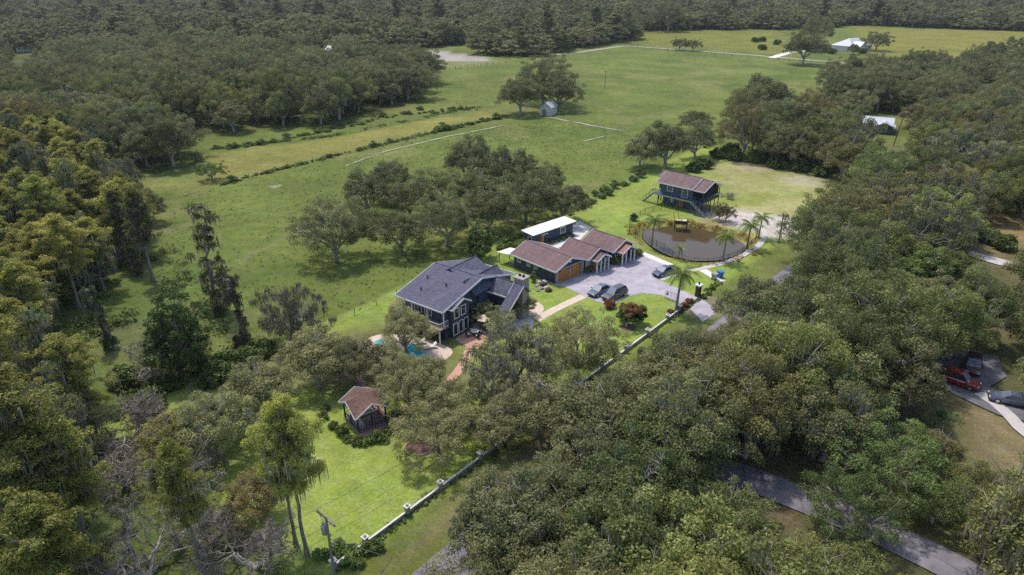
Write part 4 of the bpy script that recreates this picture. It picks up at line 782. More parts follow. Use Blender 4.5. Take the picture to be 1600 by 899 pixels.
for x in (-9.2, -6.8, -5.0): window(B, 'y-', (x, .55, 1.75), .7, .62, 1, 0, .09)
window(B, 'y-', (-2.6, .55, 1.1), .4, .5, 0, 0, .05, 'black_metal')
face_box(B, 'stone_front', 'x+', (-.1, 8.3, 1.2), 1.1, 2.4, .01, .1, 'stone'); face_box(B, 'stone_front', 'x+', (-.1, 13.3, 1.2), 1.0, 2.4, .01, .1, 'stone')
for (y0, y1, x0, x1, pk, m, wy) in ((8.75, 12.45, -.2, 1.85, 10.6, 'red_shingle', -.1), (14.95, 18.95, .4, 2.5, 16.95, 'orange_shingle', .5)):
    roof_gable(B, 'x', x0, x1, y0, y1, 2.5, 3.42, m, .1)
    g = MB(); g.extr([(x1 - .3, y0 + .35, 2.5), (x1 - .3, y1 - .35, 2.5), (x1 - .3, pk, 3.25)], (.12, 0, 0)); g.build('porch_gable', 'navy_siding', B)
    for yy in (y0 + .3, y0 + 1.35, y1 - 1.35, y1 - .3): post(B, x1 - .35, yy, 0.02, 2.5, .2, 'white_trim', 'porch_column')
    face_box(B, 'door', 'x+', (wy, pk - .1, 1.1), 1.1, 2.1, .01, .08, 'orange_wood'); window(B, 'x+', (wy, pk + 1.3, 1.3), .6, 1.5, 0, 1)
    face_box(B, 'door_mat', 'x+', (wy + .15, pk - .3, .07), 1.2, .06, .02, .9, 'brick_path'); window(B, 'x+', (wy, pk - 1.4, 1.3), .5, 1.5, 0, 1)
MB().poly([(-14.0, -.4, 2.15), (-10.6, .3, 2.35), (-10.6, 3.4, 2.35), (-14.0, 2.8, 2.15)]).extr([(-14.0, -.4, 2.1), (-10.6, .3, 2.3), (-10.6, 3.4, 2.3), (-14.0, 2.8, 2.1)], (0, 0, .03)).build('lean_to_roof', 'white_roof', B)
for x, y in ((-13.8, 0), (-13.8, 2.5)): post(B, x, y, 0, 2.1, .12, 'grey_wood')

# --- shed with white roof
S = thing('garden_shed', 'long blue board-and-batten shed with a flat white roof', 'shed', (7.12, 103.99, 0), R(-47))
MB().box(-17.1, -14.7, 9.5, 20.6, 0, 2.75).build('wall', 'blue_batten', S)
r = MB(); r.slab([(-14.2, 8.9, 2.8), (-14.2, 21.1, 2.8), (-17.5, 21.1, 3.05), (-17.5, 8.9, 3.05)], .12); r.build('roof', 'white_roof', S)
face_box(S, 'end_wall', 'y+', (-15.9, 20.6, 1.35), 2.44, 2.7, .002, .05, 'white_trim'); window(S, 'x+', (-14.7, 17.6, 1.65), 1.25, 1.1, 1, 0, .13)
face_box(S, 'door', 'x+', (-14.7, 11.9, 1.05), .9, 2.1, .01, .07, 'orange_wood'); face_box(S, 'door_awning', 'x+', (-14.7, 12.1, 2.3), 1.7, .05, .0, .7, 'white_trim'); window(S, 'y-', (-15.6, 9.5, 1.7), .9, .7, 0, 0, .1)

# --- house on stilts
T = thing('stilt_house', 'blue house raised on stilts with red shingled roof above the pond', 'house', (33.6, 148.84, 0), R(-43))
MB().box(.1, 7.0, 1.0, 5.6, 0, 2.6).build('lower_wall', 'stilt_blue', T)
wall_gable(T, 'x', 0, 8.05, -.25, 6.1, 2.62, 5.55, 6.68, 'stilt_blue'); roof_gable(T, 'x', -.5, 8.5, -1.5, 7.1, 5.3, 6.95, 'red_shingle')
roof_gable(T, 'x', 8.6, 11.2, -1.2, 6.9, 5.15, 6.65, 'red_shingle'); roof_gable(T, 'x', -2.4, -.55, 2.2, 6.6, 5.5, 6.3, 'red_shingle', trim=False)
wall_gable(T, 'x', -2.1, -.02, 2.6, 6.2, 2.6, 5.4, 6.1, 'stilt_blue', 'annex_wall')
MB().box(-1.2, 8.6, -1.5, 6.2, 2.42, 2.6).build('deck', 'stilt_blue', T); MB().box(8.62, 11.0, -1.0, 6.4, 2.4, 2.58).build('porch_floor', 'stilt_blue', T)
face_box(T, 'deck_fascia', 'y-', (3.7, -1.5, 2.5), 9.9, .3, .002, .05, 'grey_metal'); railing(T, (-1.2, -1.45, 2.6), (8.5, -1.45, 2.6), .95, 'stilt_blue', 22)
railing(T, (8.7, -.95, 2.58), (10.95, -.95, 2.58), .95, 'stilt_blue', 6); railing(T, (10.95, -.95, 2.58), (10.95, 6.3, 2.58), .95, 'stilt_blue', 14)
face_box(T, 'porch_skirt', 'x+', (10.9, 2.7, 2.8), 7.2, .75, .0, .06, 'navy_siding')
for y in (-.9, .9, 2.7, 4.5, 6.3): post(T, 10.9, y, 0, 5.1 + (1.35 - abs(y - 2.85) * .36), .14, 'navy_siding')
sc_ = MB(); sc_.extr([(10.6, -.9, 3.2), (10.6, 6.3, 3.2), (10.6, 6.3, 5.0), (10.6, 2.85, 6.4), (10.6, -.9, 5.0)], (.04, 0, 0)); sc_.build('porch_screen', 'dark_void', T)
for x in (.2, 2.6, 5.1, 8.4): post(T, x, -1.35, 0, 2.42, .15, 'stilt_blue')
for x, y in ((8.7, 3), (8.7, 6.2), (-1.0, 6), (-1.0, 2), (-2.0, 6.1), (-2, 2.7)): post(T, x, y, 0, 2.42, .15, 'navy_siding')
window(T, 'y-', (2.4, -.25, 4.05), 1.25, 1.1, 1, 1, .16); window(T, 'y-', (6.1, -.25, 3.75), 1.15, 1.75, 1, 2, .16)
face_box(T, 'door', 'y-', (4.9, 1.0, 1.05), .85, 2.05, .01, .08, 'orange_wood'); face_box(T, 'door_frame', 'y-', (4.35, 1.0, 1.05), .16, 2.1, .01, .09, 'offwhite')
em = MB().lathe([(.5, -.04), (.5, .0), (.36, .02), (.1, .03)], k=20).build('round_emblem', 'offwhite', T); em.rotation_euler = (R(90), 0, 0); em.location = (2.4, .94, 1.0)
def stairs(par, p, q, wd, n, m):
    p, q = Vector(p), Vector(q); side = Vector((0, wd, 0)) if abs(q.x - p.x) > abs(q.y - p.y) else Vector((wd, 0, 0)); st = MB(); st.extr([p, q, q - Vector((0, 0, .22)), p - Vector((0, 0, .22))], side * .05); st.extr([p + side, q + side, q + side - Vector((0, 0, .22)), p + side - Vector((0, 0, .22))], side * .05); o = st.build('staircase', m, par)
    d = (q - p) / n; ux = abs(d.x) * .45; uy = abs(d.y) * .45
    for i in range(n):
        c = p + d * (i + .5); MB().box(min(c.x - ux, c.x), max(c.x + ux, c.x + side.x), min(c.y - uy, c.y), max(c.y + uy, c.y + side.y), c.z - .02, c.z + .03).build('tread', 'grey_metal', o)
    for s in (Vector((0, 0, 0)), side):
        MB().tube([p + s + Vector((0, 0, .9)), q + s + Vector((0, 0, .9))], .045, 4).build('handrail', m, o)
        for i in range(0, n + 1, 3): a = p + d * i + s; MB().tube([a, a + Vector((0, 0, .9))], .03, 4).build('baluster', m, o)
    return o
stairs(T, (8.65, -2.3, 2.55), (12.4, -2.3, .05), 1.1, 12, 'stilt_blue'); stairs(T, (-1.25, -1.4, 2.55), (-3.9, -1.4, .05), 1.1, 10, 'stilt_blue')
MB().box(7.2, 10.8, .8, 5.5, .0, .04).build('patio_slab', 'brick_path', T)

# --- main house, slate shingles
M = thing('main_house', 'large two-storey navy house with dark slate shingle roof', 'house', (-9.72, 84.83, 0), R(-37))
MB().box(-8.9, -.45, .9, 16.4, 0, 4.75).build('wall', 'blue_siding', M)
gw = MB(); gw.extr([(-.55, .95, 4.7), (-.55, 16.4, 4.7), (-.55, 8.85, 6.8)], (.1, 0, 0)); gw.extr([(-8.9, .95, 4.7), (-8.9, 16.4, 4.7), (-8.9, 8.85, 6.8)], (.1, 0, 0)); gw.build('gable_wall', 'blue_siding', M)
ro = roof_gable(M, 'x', -9.4, .05, 0, 17.0, 4.8, 7.0, 'slate_shingle', bc=8.85)
roof_gable(M, 'y', 8.0, 14.3, -8.3, -3.1, 5.9, 7.22, 'slate_shingle', trim=False, bc=-5.7)
roof_gable(M, 'y', 6.6, 14.4, -3.5, .35, 5.0, 6.75, 'slate_shingle', bc=-1.6, trim=False)
wall_gable(M, 'y', 8.0, 14.0, -3.2, .0, 0, 5.05, 6.6, 'blue_siding', 'wing_wall')
roof_gable(M, 'x', -.8, 3.5, 10.05, 13.9, 4.35, 6.05, 'slate_shingle', bc=12.0)
MB().box(-.4, 3.1, 10.7, 13.6, 0, 4.4).build('entry_wall', 'navy_siding', M)
pr_ = MB(); pr_.slab([(3.55, 7.6, 2.55), (5.3, 7.6, 2.55), (5.3, 12.0, 5.9), (3.55, 12.0, 5.9)], .14); pr_.slab([(5.3, 13.9, 4.3), (3.55, 13.9, 4.3), (3.55, 12.0, 5.9), (5.3, 12.0, 5.9)], .14); po = pr_.build('porch_roof', 'slate_shingle', M, uvslope=True)
board(po, (5.33, 7.6, 2.6), (5.33, 12.0, 5.95), .25, .05); board(po, (3.55, 7.56, 2.57), (5.3, 7.56, 2.57), .2, .05)
for x in (3.7, 5.1): post(M, x, 7.9, 0, 2.6, .2, 'white_trim', 'porch_column')
ch = MB().box(3.3, 4.9, 12.3, 13.9, 0, 6.5).build('chimney', 'stone', M); MB().box(3.15, 5.05, 12.15, 14.05, 6.5, 6.75).build('chimney_cap', 'stone', ch)
for i in range(2): MB().lathe([(.2, 0), (.2, .3), (.13, .3)], (3.75 + .7 * i, 13.1, 6.75), 10).build('flue', 'dark_void', ch)
# street-side bay with its own gable
MB().box(-.45, .35, 1.7, 5.3, 0, 4.7).build('bay_wall', 'blue_siding', M); bg_ = MB(); bg_.extr([(.2, 1.7, 4.68), (.2, 5.3, 4.68), (.2, 3.9, 5.5)], (.12, 0, 0)); bg_.build('bay_gable', 'navy_siding', M)
roof_gable(M, 'x', -1.0, .62, 1.4, 5.6, 4.72, 5.72, 'slate_shingle', .12, bc=3.9)
for y in (2.55, 4.0): window(M, 'x+', (.35, y, 3.75), .85, 1.35, 0, 0, .13)
for y in (2.2, 3.35, 4.5): window(M, 'x+', (.35, y, 1.35), .75, 1.75, 0, 0, .12)
for y in (6.4, 7.6): window(M, 'x+', (-.45, y, 1.4), .8, 1.8, 0, 0, .1, 'navy_siding')
for x in (-7.6, -5.6, -3.6): window(M, 'y-', (x, .9, 3.7), 1.2, 1.4, 1, 0, .12)
for x in (-7.4, -5.0, -2.6): window(M, 'y-', (x, .9, 1.3), 1.2, 1.7, 1, 0, .12)
MB().box(-9.3, .3, -1.0, .88, 2.2, 2.38).build('balcony_floor', 'deck_wood', M); railing(M, (-9.3, -.95, 2.38), (.25, -.95, 2.38), .95, 'white_trim', 20, 'balcony_railing'); railing(M, (.25, -.95, 2.38), (.25, .8, 2.38), .95, 'white_trim', 4, 'balcony_railing')
for x in (-9.1, -6, -3, .1): post(M, x, .1, 2.38, 4.7, .14, 'white_trim', 'balcony_post'); post(M, x, -.85, 0, 2.2, .16, 'white_trim', 'balcony_post')
face_box(M, 'skirt_trim', 'x+', (.35, 3.5, 2.45), 3.6, .16, .004, .05, 'navy_siding')
for x, y in ((-6.5, 2.6), (-3.6, 4.9), (-7.6, 5.2)): zz = 4.8 + y * 2.2 / 8.85; MB().lathe([(.1, -.1), (.1, .35), (.14, .36), (.14, .42)], (x, y, zz), 8).build('vent_pipe', 'dark_void', ro)
MB().box(.5, 3.6, 5.2, 10.0, 0, .5).build('stone_step', 'block', M)

# --- garden gazebo
Gz = thing('gazebo', 'square navy gazebo with brown cross-gabled roof and white edges', 'gazebo', (-17.47, 63.73, 0), R(38))
s0, s1, sm = -.45, 3.95, 1.75; top = (sm, sm, 3.75); mid = [(sm, s0, 3.55), (s1, sm, 3.55), (sm, s1, 3.55), (s0, sm, 3.55)]; cor = [(s0, s0, 2.3), (s1, s0, 2.3), (s1, s1, 2.3), (s0, s1, 2.3)]
rf = MB()
for i in range(4):
    for c, m_, fl in ((cor[i], mid[i], 0), (cor[(i + 1) % 4], mid[i], 1)):
        t = [c, m_, top] if not fl else [m_, c, top]; rf.extr([Vector(p) - Vector((0, 0, .08)) for p in reversed(t)] if False else [Vector(p) for p in t], (0, 0, .08))
rg_ = rf.build('roof', 'brown_shingle', Gz, uvslope=True)
for i in range(4):
    for c in (cor[i], cor[(i + 1) % 4]):
        n_ = Vector(((0, -1, 0), (1, 0, 0), (0, 1, 0), (-1, 0, 0))[i]); a, b = Vector(c) + n_ * .02 + Vector((0, 0, .1)), Vector(mid[i]) + n_ * .02 + Vector((0, 0, .1)); MB().extr([a, b, b - Vector((0, 0, .2)), a - Vector((0, 0, .2))], n_ * .05).build('edge_board', 'white_trim', rg_)
MB().box(-.15, 3.65, -.15, 3.65, 0, .25).build('floor', 'deck_wood', Gz)
for x in (0, 3.5):
    for y in (0, 3.5): post(Gz, x, y, .25, 2.35, .16, 'navy_siding')
for x, y in ((1.75, 0), (0, 1.75), (3.5, 1.75)): post(Gz, x, y, .25, 2.4, .12, 'navy_siding')
for a, b in (((0, 0), (3.5, 0)), ((0, 0), (0, 3.5)), ((3.5, 0), (3.5, 3.5)), ((0, 3.5), (3.5, 3.5))):
    railing(Gz, (*a, .25), (*b, .25), .85, 'navy_siding', 10); mb = MB(); A, Bv = Vector((*a, 2.3)), Vector((*b, 2.3)); mb.tube([A, Bv], .07, 4); mb.build('beam', 'white_trim' if a == (0, 0) else 'navy_siding', Gz)
MB().box(.25, 1.0, .3, 3.2, .26, .75).build('bench_seat', 'offwhite', Gz); MB().box(1.1, 3.0, 2.6, 3.2, .26, .75).build('bench_seat', 'offwhite', Gz)
MB().box(-.5, 4.0, -1.1, -.16, .04, .1).build('brick_skirt', 'brick_path', Gz)

# --- far buildings
def hip_house(name, label, loc, rz, wx, wy, ze, zr, roofm, wallm, ov=.6, nwin=4):
    h = thing(name, label, 'house', loc, rz); MB().box(-wx / 2, wx / 2, -wy / 2, wy / 2, 0, ze).build('wall', wallm, h)
    a, b = wx / 2 + ov, wy / 2 + ov; rl = max(.1, a - b) if a > b else .1; mb = MB(); c = [(-a, -b, ze), (a, -b, ze), (a, b, ze), (-a, b, ze)]; r0_, r1_ = (-rl, 0, zr), (rl, 0, zr)
    for q in ([c[0], c[1], r1_, r0_], [c[1], c[2], r1_], [c[2], c[3], r0_, r1_], [c[3], c[0], r0_]): mb.poly(q)
    mb.poly(c[::-1]); mb.build('roof', roofm, h)
    for i in range(nwin): window(h, 'y-', (-wx / 2 + (i + .5) * wx / nwin, -wy / 2, ze * .52), wx / nwin * .35, ze * .42, 1, 0, .15)
    return h
p = G(1322, 80); fh = hip_house('farmhouse', 'distant white farmhouse with a pale hipped metal roof', (p.x + 6, p.y + 6, 0), R(35), 24, 14, 3.4, 7.6, 'metal_roof', 'offwhite')
roof_gable(fh, 'y', -11, -4, -9, -1, 3.4, 6.2, 'metal_roof', .15); wall_gable(fh, 'y', -10.4, -5, -8.4, -1.6, 0, 3.2, 5.9, 'offwhite', 'porch_wall'); window(fh, 'y-', (-5, -10.4, 1.8), 1.6, 1.6, 1, 0, .15); MB().box(12.5, 20, -2, 5, 0, 2.9).build('annex', 'offwhite', fh)
p = G(1368, 205); wh = thing('white_roofed_house', 'pale house with a light grey metal roof among the oaks', 'house', (p.x, p.y + 3, 0), R(-28)); wall_gable(wh, 'x', -5.6, 5.6, -3.4, 3.4, 0, 2.6, 3.9, 'offwhite'); roof_gable(wh, 'x', -6.2, 6.2, -4.1, 4.1, 2.6, 4.2, 'metal_roof', .15); roof_gable(wh, 'y', -7.4, -1.0, .6, 6.8, 2.5, 3.7, 'metal_roof', .15); wall_gable(wh, 'y', -6.9, -3.3, 1.1, 6.3, 0, 2.4, 3.4, 'blue_siding', 'porch_wall'); window(wh, 'y-', (3.7, -6.9, 1.4), 1.2, 1.2, 1, 0, .12); window(wh, 'y-', (-3, -3.4, 1.4), 1.2, 1.2, 1, 0, .12)
p = G(857, 179); bn = thing('field_barn', 'small white gabled barn beside the field oaks', 'barn', (p.x, p.y, 0), R(-25)); wall_gable(bn, 'y', -3, 3, -2.2, 2.2, 0, 3.0, 4.6, 'offwhite'); roof_gable(bn, 'y', -3.3, 3.3, -2.5, 2.5, 2.9, 4.75, 'metal_roof', .1, trim=False); face_box(bn, 'barn_door', 'y-', (-.4, -3, 1.1), 1.3, 2.2, .01, .06, 'grey_wood')
for (px, py, wx, lab) in ((512, 88, 18, 'distant building with a white roof in the woods left of centre'), (45, 80, 11, 'distant pale building beyond the small field at upper left')):
    p = G(px, py); hip_house('distant_house', lab, (p.x, p.y, 0), R(10), wx, 8, 3.6, 6.2, 'metal_roof', 'offwhite', nwin=3)
p = G(1500, 40); hip_house('distant_house', 'tiny pale building in the dark woods at upper right', (p.x, p.y, 0), 0, 10, 8, 5, 8, 'white_roof', 'offwhite', nwin=2)

# ------------------------------------------------------------------ vehicles
def car(name, label, cat_, loc, rz, col, L=4.7, W=1.84, H=1.45, kind='sedan', pm=None):
    c = thing(name, label, cat_, loc, rz); hw = W / 2; suv = kind == 'suv'; zb = .98 if suv else .86; pm = pm or paint(name + label[:6], col)
    st = [(-L / 2, .42, zb - .16, .80), (-L / 2 + .12, .3, zb - .03, .93), (-L / 2 + .7, .22, zb + .02, .98), (0, .2, zb, 1), (L / 2 - 1.3, .22, zb - .02, 1), (L / 2 - .55, .24, zb - .10, .97), (L / 2 - .15, .28, zb - .22, .88), (L / 2, .4, zb - .34, .74)]
    mb = MB(); k = 8
    for x, z0, z1, w_ in st:
        w_ *= hw; mb.v += [(x, -w_ * .92, z0), (x, -w_, z0 + .18), (x, -w_, z1 - .16), (x, -w_ * .86, z1), (x, w_ * .86, z1), (x, w_, z1 - .16), (x, w_, z0 + .18), (x, w_ * .92, z0)]
    for i in range(len(st) - 1):
        for j in range(k): mb.f.append((i * k + j, (i + 1) * k + j, (i + 1) * k + (j + 1) % k, i * k + (j + 1) % k))
    mb.f.append(tuple(range(k))); mb.f.append(tuple(reversed(range((len(st) - 1) * k, len(st) * k))))
    body = mb.build('body', pm, c, smooth=False)
    # glasshouse: base front, roof front, roof rear, base rear
    fb, fr, rr, rb = (L / 2 - 1.25, L / 2 - 2.0, -L / 2 + .55, -L / 2 + .18) if suv else (L / 2 - 1.3, L / 2 - 2.15, -L / 2 + 1.45, -L / 2 + .65)
    w0, w1 = hw * .84, hw * .66; gl = MB(); b = [(fb, -w0, zb - .03), (fb, w0, zb - .03), (rb, w0, zb - .03), (rb, -w0, zb - .03)]; t = [(fr, -w1, H - .05), (fr, w1, H - .05), (rr, w1, H - .05), (rr, -w1, H - .05)]
    ws = MB(); ws.extr([b[0], b[1], t[1], t[0]], (.015, 0, .012)); ws.build('windscreen', 'windscreen', c); rw = MB(); rw.extr([b[2], b[3], t[3], t[2]], (-.015, 0, .012)); rw.build('rear_window', 'windscreen', c)
    gl.v += b + t; gl.f += [(0, 1, 5, 4), (1, 2, 6, 5), (2, 3, 7, 6), (3, 0, 4, 7), (4, 5, 6, 7), (3, 2, 1, 0)]; gl.build('side_windows', 'glass', c)
    rf = MB(); rf.v += [(fr + .05, -w1 - .04, H - .07), (fr + .05, w1 + .04, H - .07), (rr - .05, w1 + .04, H - .07), (rr - .05, -w1 - .04, H - .07), (fr - .15, -w1 + .1, H), (fr - .15, w1 - .1, H), (rr + .2, w1 - .1, H), (rr + .2, -w1 + .1, H)]
    rf.f += [(0, 1, 5, 4), (1, 2, 6, 5), (2, 3, 7, 6), (3, 0, 4, 7), (4, 5, 6, 7), (3, 2, 1, 0)]; rf.build('roof_panel', pm, c)
    for s in (-1, 1):
        for x0, z0, x1, z1 in ((fb, zb - .02, fr, H - .05), (rb, zb - .02, rr, H - .05), ((fr + rr) / 2, zb, (fr + rr) / 2 - .05, H - .05)): MB().tube([(x0, s * (w0 + .005), z0), (x1, s * (w1 + .02), z1)], .045, 4).build('pillar', pm, c)
        MB().tube([(fb - .2, s * (hw + .01), zb - .02), (rb + .2, s * (hw + .01), zb - .02)], .018, 4).build('window_trim', 'rim', c)
        MB().box(fb - .25, fb - .05, s * (hw + .1) - .09, s * (hw + .1) + .09, zb, zb + .14).build('wing_mirror', pm, c)
        MB().box(L / 2 - .16, L / 2 - .02, s * hw * .62 - .2, s * hw * .62 + .2, zb - .36, zb - .24).build('headlight', 'lamp_glass', c)
        MB().box(-L / 2 - .01, -L / 2 + .1, s * hw * .68 - .18, s * hw * .68 + .18, zb - .3, zb - .12).build('tail_light', 'brick_path', c)
        for x in (L / 2 - .92, -L / 2 + .95):
            wl = MB().lathe([(.2, -.1), (.31, -.1), (.335, -.06), (.335, .06), (.31, .1), (.2, .1)], k=16).build('wheel', 'tyre', c); wl.rotation_euler = (R(90), 0, 0); wl.location = (x, s * (hw - .08), .335)
            r_ = MB().lathe([(.21, -.115), (.21, .115)], k=12).build('rim', 'rim', wl)
    MB().box(L / 2 - .06, L / 2 + .03, -hw * .7, hw * .7, .3, .45).build('bumper', 'black_metal', c); MB().box(-L / 2 - .03, -L / 2 + .06, -hw * .7, hw * .7, .35, .5).build('bumper', 'black_metal', c)
    MB().box(L / 2 - .08, L / 2 + .012, -hw * .38, hw * .38, .5, zb - .36).build('grille', 'black_metal', c)
    return c
def onp(px, py, z=.03): p = G(px, py); return (p.x, p.y, z)
car('parked_sedan', 'dark blue-grey sedan parked beside the SUV on the drive', 'car', onp(937, 458.5), R(222), (.10, .115, .17), 4.75, 1.84, 1.42)
car('parked_suv', 'dark grey SUV parked nearest the lawn on the drive', 'car', onp(960, 464.5), R(222), (.075, .08, .095), 4.85, 1.95, 1.74, 'suv')
car('parked_sedan', 'dark sedan half hidden behind the gate palm', 'car', onp(1037, 428.5), R(216), (.06, .07, .12), 4.7, 1.82, 1.42)
car('parked_suv', 'red SUV standing in the neighbouring parking court', 'car', onp(1496, 601, .15), R(-42), (.27, .022, .016), 4.7, 1.95, 1.8, 'suv')
car('parked_suv', 'dark maroon SUV behind the red one in the neighbouring court', 'car', onp(1518, 578, .15), R(236), (.07, .018, .028), 4.9, 1.95, 1.8, 'suv')
car('parked_sedan', 'dark blue sedan at the right picture edge', 'car', onp(1578, 631, .15), R(153), (.02, .032, .065), 4.8, 1.84, 1.42)

# ------------------------------------------------------------------ palms
def frond_mesh(seed, L=2.5, n=26):
    rg = np.random.default_rng(seed); t = np.linspace(0, 1, n); X = L * (t - .12 * t ** 3); Z = L * (.28 * t - .62 * t ** 2.2); parts = []
    V = []; 
    for i in range(2, n):
        ll = .62 * math.sin(math.pi * min(1, .15 + .85 * t[i])) ** .6 + .12
        for s in (-1, 1):
            b = np.array([X[i], 0, Z[i]]); e = b + np.array([ll * .45, s * ll * .8, -ll * rg.uniform(.25, .6)]); w_ = np.array([.05, 0, 0]); V += [b - w_, b + w_, e + w_ * .4, e - w_ * .2]
    V = np.array(V); q = np.repeat(rg.random(len(V) // 4), 4); F = np.arange(len(V)).reshape(-1, 4)
    rv = np.array([[X[i], s * .03 * (1 - t[i] * .8), Z[i] + .01] for i in range(n) for s in (-1, 1)]); rf = np.array([[2 * i, 2 * i + 1, 2 * i + 3, 2 * i + 2] for i in range(n - 1)])
    return fastmesh('frond', np.concatenate([V, rv]), np.concatenate([F, rf + len(V)]), 'palm_leaf', attr=np.concatenate([q, np.full(len(rv), .6)]))
FR = [frond_mesh(1), frond_mesh(2, 2.2), frond_mesh(3, 2.8)]
def palm(px, py, H, label, s=1.0, n=15, lean=.2):
    p = G(px, py); t = thing('queen_palm', label, 'palm tree', (p.x, p.y, 0), 0, 'palms of the property'); zs = np.linspace(0, 1, 8)
    MB().tube([(lean * z * z, 0, z * H - (.1 if z == 0 else 0)) for z in zs], [.16 * s * (1.25 - .5 * z) for z in zs], 8).build('trunk', 'palm_bark', t, smooth=True)
    MB().lathe([(.13 * s, -.7), (.15 * s, -.3), (.06, .2)], (lean, 0, H), 8).build('crownshaft', 'palm_leaf', t)
    for i in range(n):
        f = link('frond', FR[i % 3], t); f.location = (lean, 0, H + .05); a = i * 2.4; el = .75 - 1.35 * (i / n); f.rotation_euler = (0, -el, a); f.scale = (s, s, s); PL_ = 1.0; f.color = (1.05, 1.05, .95, 1)
    return t
palm(1018, 384, 5.2, 'palm on the left bank of the pond'); palm(1129, 409, 5.0, 'palm standing at the near pond fence'); palm(1167, 388, 4.6, 'palm at the right end of the pond', 1.05); palm(1185, 372, 4.2, 'palm by the curved walk at the far pond corner', .95)
palm(1060, 404, 2.1, 'small palm inside the near pond fence', .55, 11, .05); palm(1056, 489, 6.6, 'tall palm beside the entrance gate', 1.15, 17, .3)

# ------------------------------------------------------------------ poles and wires
def utility_pole(label, p, H, armlen, rz, trans=True, m='grey_wood'):
    t = thing('utility_pole', label, 'utility pole', (p.x, p.y, 0), rz); MB().tube([(0, 0, -.1), (0, 0, H)], [.15, .10], 8).build('pole', m, t)
    MB().box(-armlen / 2, armlen / 2, -.07, .05, H - .42, H - .28).build('crossarm', m, t)
    for s in (-1, 1): MB().tube([(s * armlen * .3, -.09, H - .4), (0, -.13, H - 1.0)], .025, 4).build('brace', 'grey_metal', t)
    for x in (-armlen * .45, 0.12, armlen * .45): MB().lathe([(.03, 0), (.03, .1), (.075, .12), (.05, .2), (.075, .22), (.03, .32)], (x, 0, H - .28), 8).build('insulator', 'offwhite', t)
    if trans:
        tr = MB().lathe([(.05, -.52), (.27, -.5), (.28, .3), (.3, .32), (.22, .42), (.05, .45)], (-.48, 0, H - 1.75), 14).build('transformer', 'grey_metal', t)
        for a in (-.12, .12): MB().lathe([(.04, 0), (.06, .08), (.03, .25)], (-.48 + a, 0, H - 1.32), 6).build('bushing', 'brick_path', tr)
        MB().box(-.22, -.08, -.05, .05, H - 1.9, H - 1.6).build('bracket', 'grey_metal', t)
        MB().box(.05, .3, -.06, .06, H - 2.0, H - 1.7).build('fuse_box', 'grey_metal', t)
    return t
pp = G(527, 928); NP = Vector((pp.x, pp.y, 0)); utility_pole('near grey utility pole with white transformer at the bottom lot corner', NP, 8.7, 2.5, R(-42))
MB_ = MB(); a = NP + Vector((0, 0, 6.2)); b = NP + LDIR * 5.0 + Vector((.8, 0, .05)); MB_.tube([a, b], .03, 4); tag(MB_.build('guy_wire', 'grey_metal'), 'guy wire slanting from the near utility pole to the lawn', 'guy wire')
p2 = crown_at(842, 632, 4.5); utility_pole('utility pole rising inside the pale oak by the street', p2, 7.6, 2.2, R(-42), False)
utility_pole('dark utility pole beside the pond walk', G(1217, 378), 5.6, 1.9, R(-20), False, 'dark_wood'); utility_pole('leaning dark pole in the yard of the white-roofed house', G(1396, 228), 10, 1.6, R(-20), False, 'dark_wood').rotation_euler = (0, R(6), 0)
utility_pole('thin pole standing alone in the far pasture', G(945, 138), 7.5, 1.2, 0, False, 'grey_wood')
ARM = Vector((math.cos(R(-42)), math.sin(R(-42)), 0))
def wire(a, b, sag, label, r=.013):
    n = 14; mb = MB(); mb.tube([a.lerp(b, i / n) - Vector((0, 0, sag * 4 * (i / n) * (1 - i / n))) for i in range(n + 1)], r, 3, False); return tag(mb.build('overhead_wire', 'dark_void'), label, 'wire', 'overhead wires along the street')
for dx, z, nm in ((-1.1, 8.7, 'left crossarm end'), (1.1, 8.7, 'right crossarm end'), (.1, 6.6, 'pole below the transformer')):
    a = NP + ARM * dx + Vector((0, 0, z)); b = Vector((p2.x, p2.y, 0)) + ARM * dx * .85 + Vector((0, 0, z - 1.15)); wire(a, b, .7, f'overhead wire over the front lawn from the {nm}'); wire(a, NP - LDIR * 40 + ARM * dx + Vector((-12, 0, z)), .6, f'overhead wire running to the bottom left from the {nm}')

# ------------------------------------------------------------------ boundary wall, gate, fences
def along(px, py): return (G(px, py) - L0).dot(LDIR)
wl = thing('boundary_wall', 'low pale block wall with capped pillars along the street', 'wall', L0, R(50.3)); aE = along(1068, 490)
pil = [.3, along(565, 848), along(632, 801), along(682, 762)]; k = pil[-1]
while k + 6.5 < aE: k += 6.0; pil.append(k)
pil.append(aE)
for i, a in enumerate(pil):
    pl = MB().box(a - .2, a + .2, -.2, .2, 0, 1.05).build('pillar', 'stone', wl); MB().box(a - .3, a + .3, -.3, .3, 1.05, 1.15).build('cap', 'offwhite', pl); MB().lathe([(.16, 1.15), (.14, 1.36), (.04, 1.44)], (a, 0, 0), 8).build('lantern', 'lamp_glass', pl)
for a, b in zip(pil[:-1], pil[1:]):
    pn = MB().box(a + .205, b - .205, -.08, .08, 0, .5).build('wall_panel', 'block', wl); MB().box(a + .205, b - .205, -.11, .11, .5, .55).build('coping', 'offwhite', pn)
def pillar(label, px, py):
    p = G(px, py); t = thing('gate_pillar', label, 'pillar', (p.x, p.y, 0), R(45)); MB().box(-.35, .35, -.35, .35, 0, 1.9).build('shaft', 'dark_wood', t); MB().box(-.5, .5, -.5, .5, 1.9, 2.1).build('cap', 'white_trim', t); MB().lathe([(.06, 2.1), (.16, 2.2), (.14, 2.5), (.03, 2.6)], k=8).build('lantern', 'black_metal', t); return t
pillar('gate pillar with white cap on the pond side of the drive', 1090, 463)
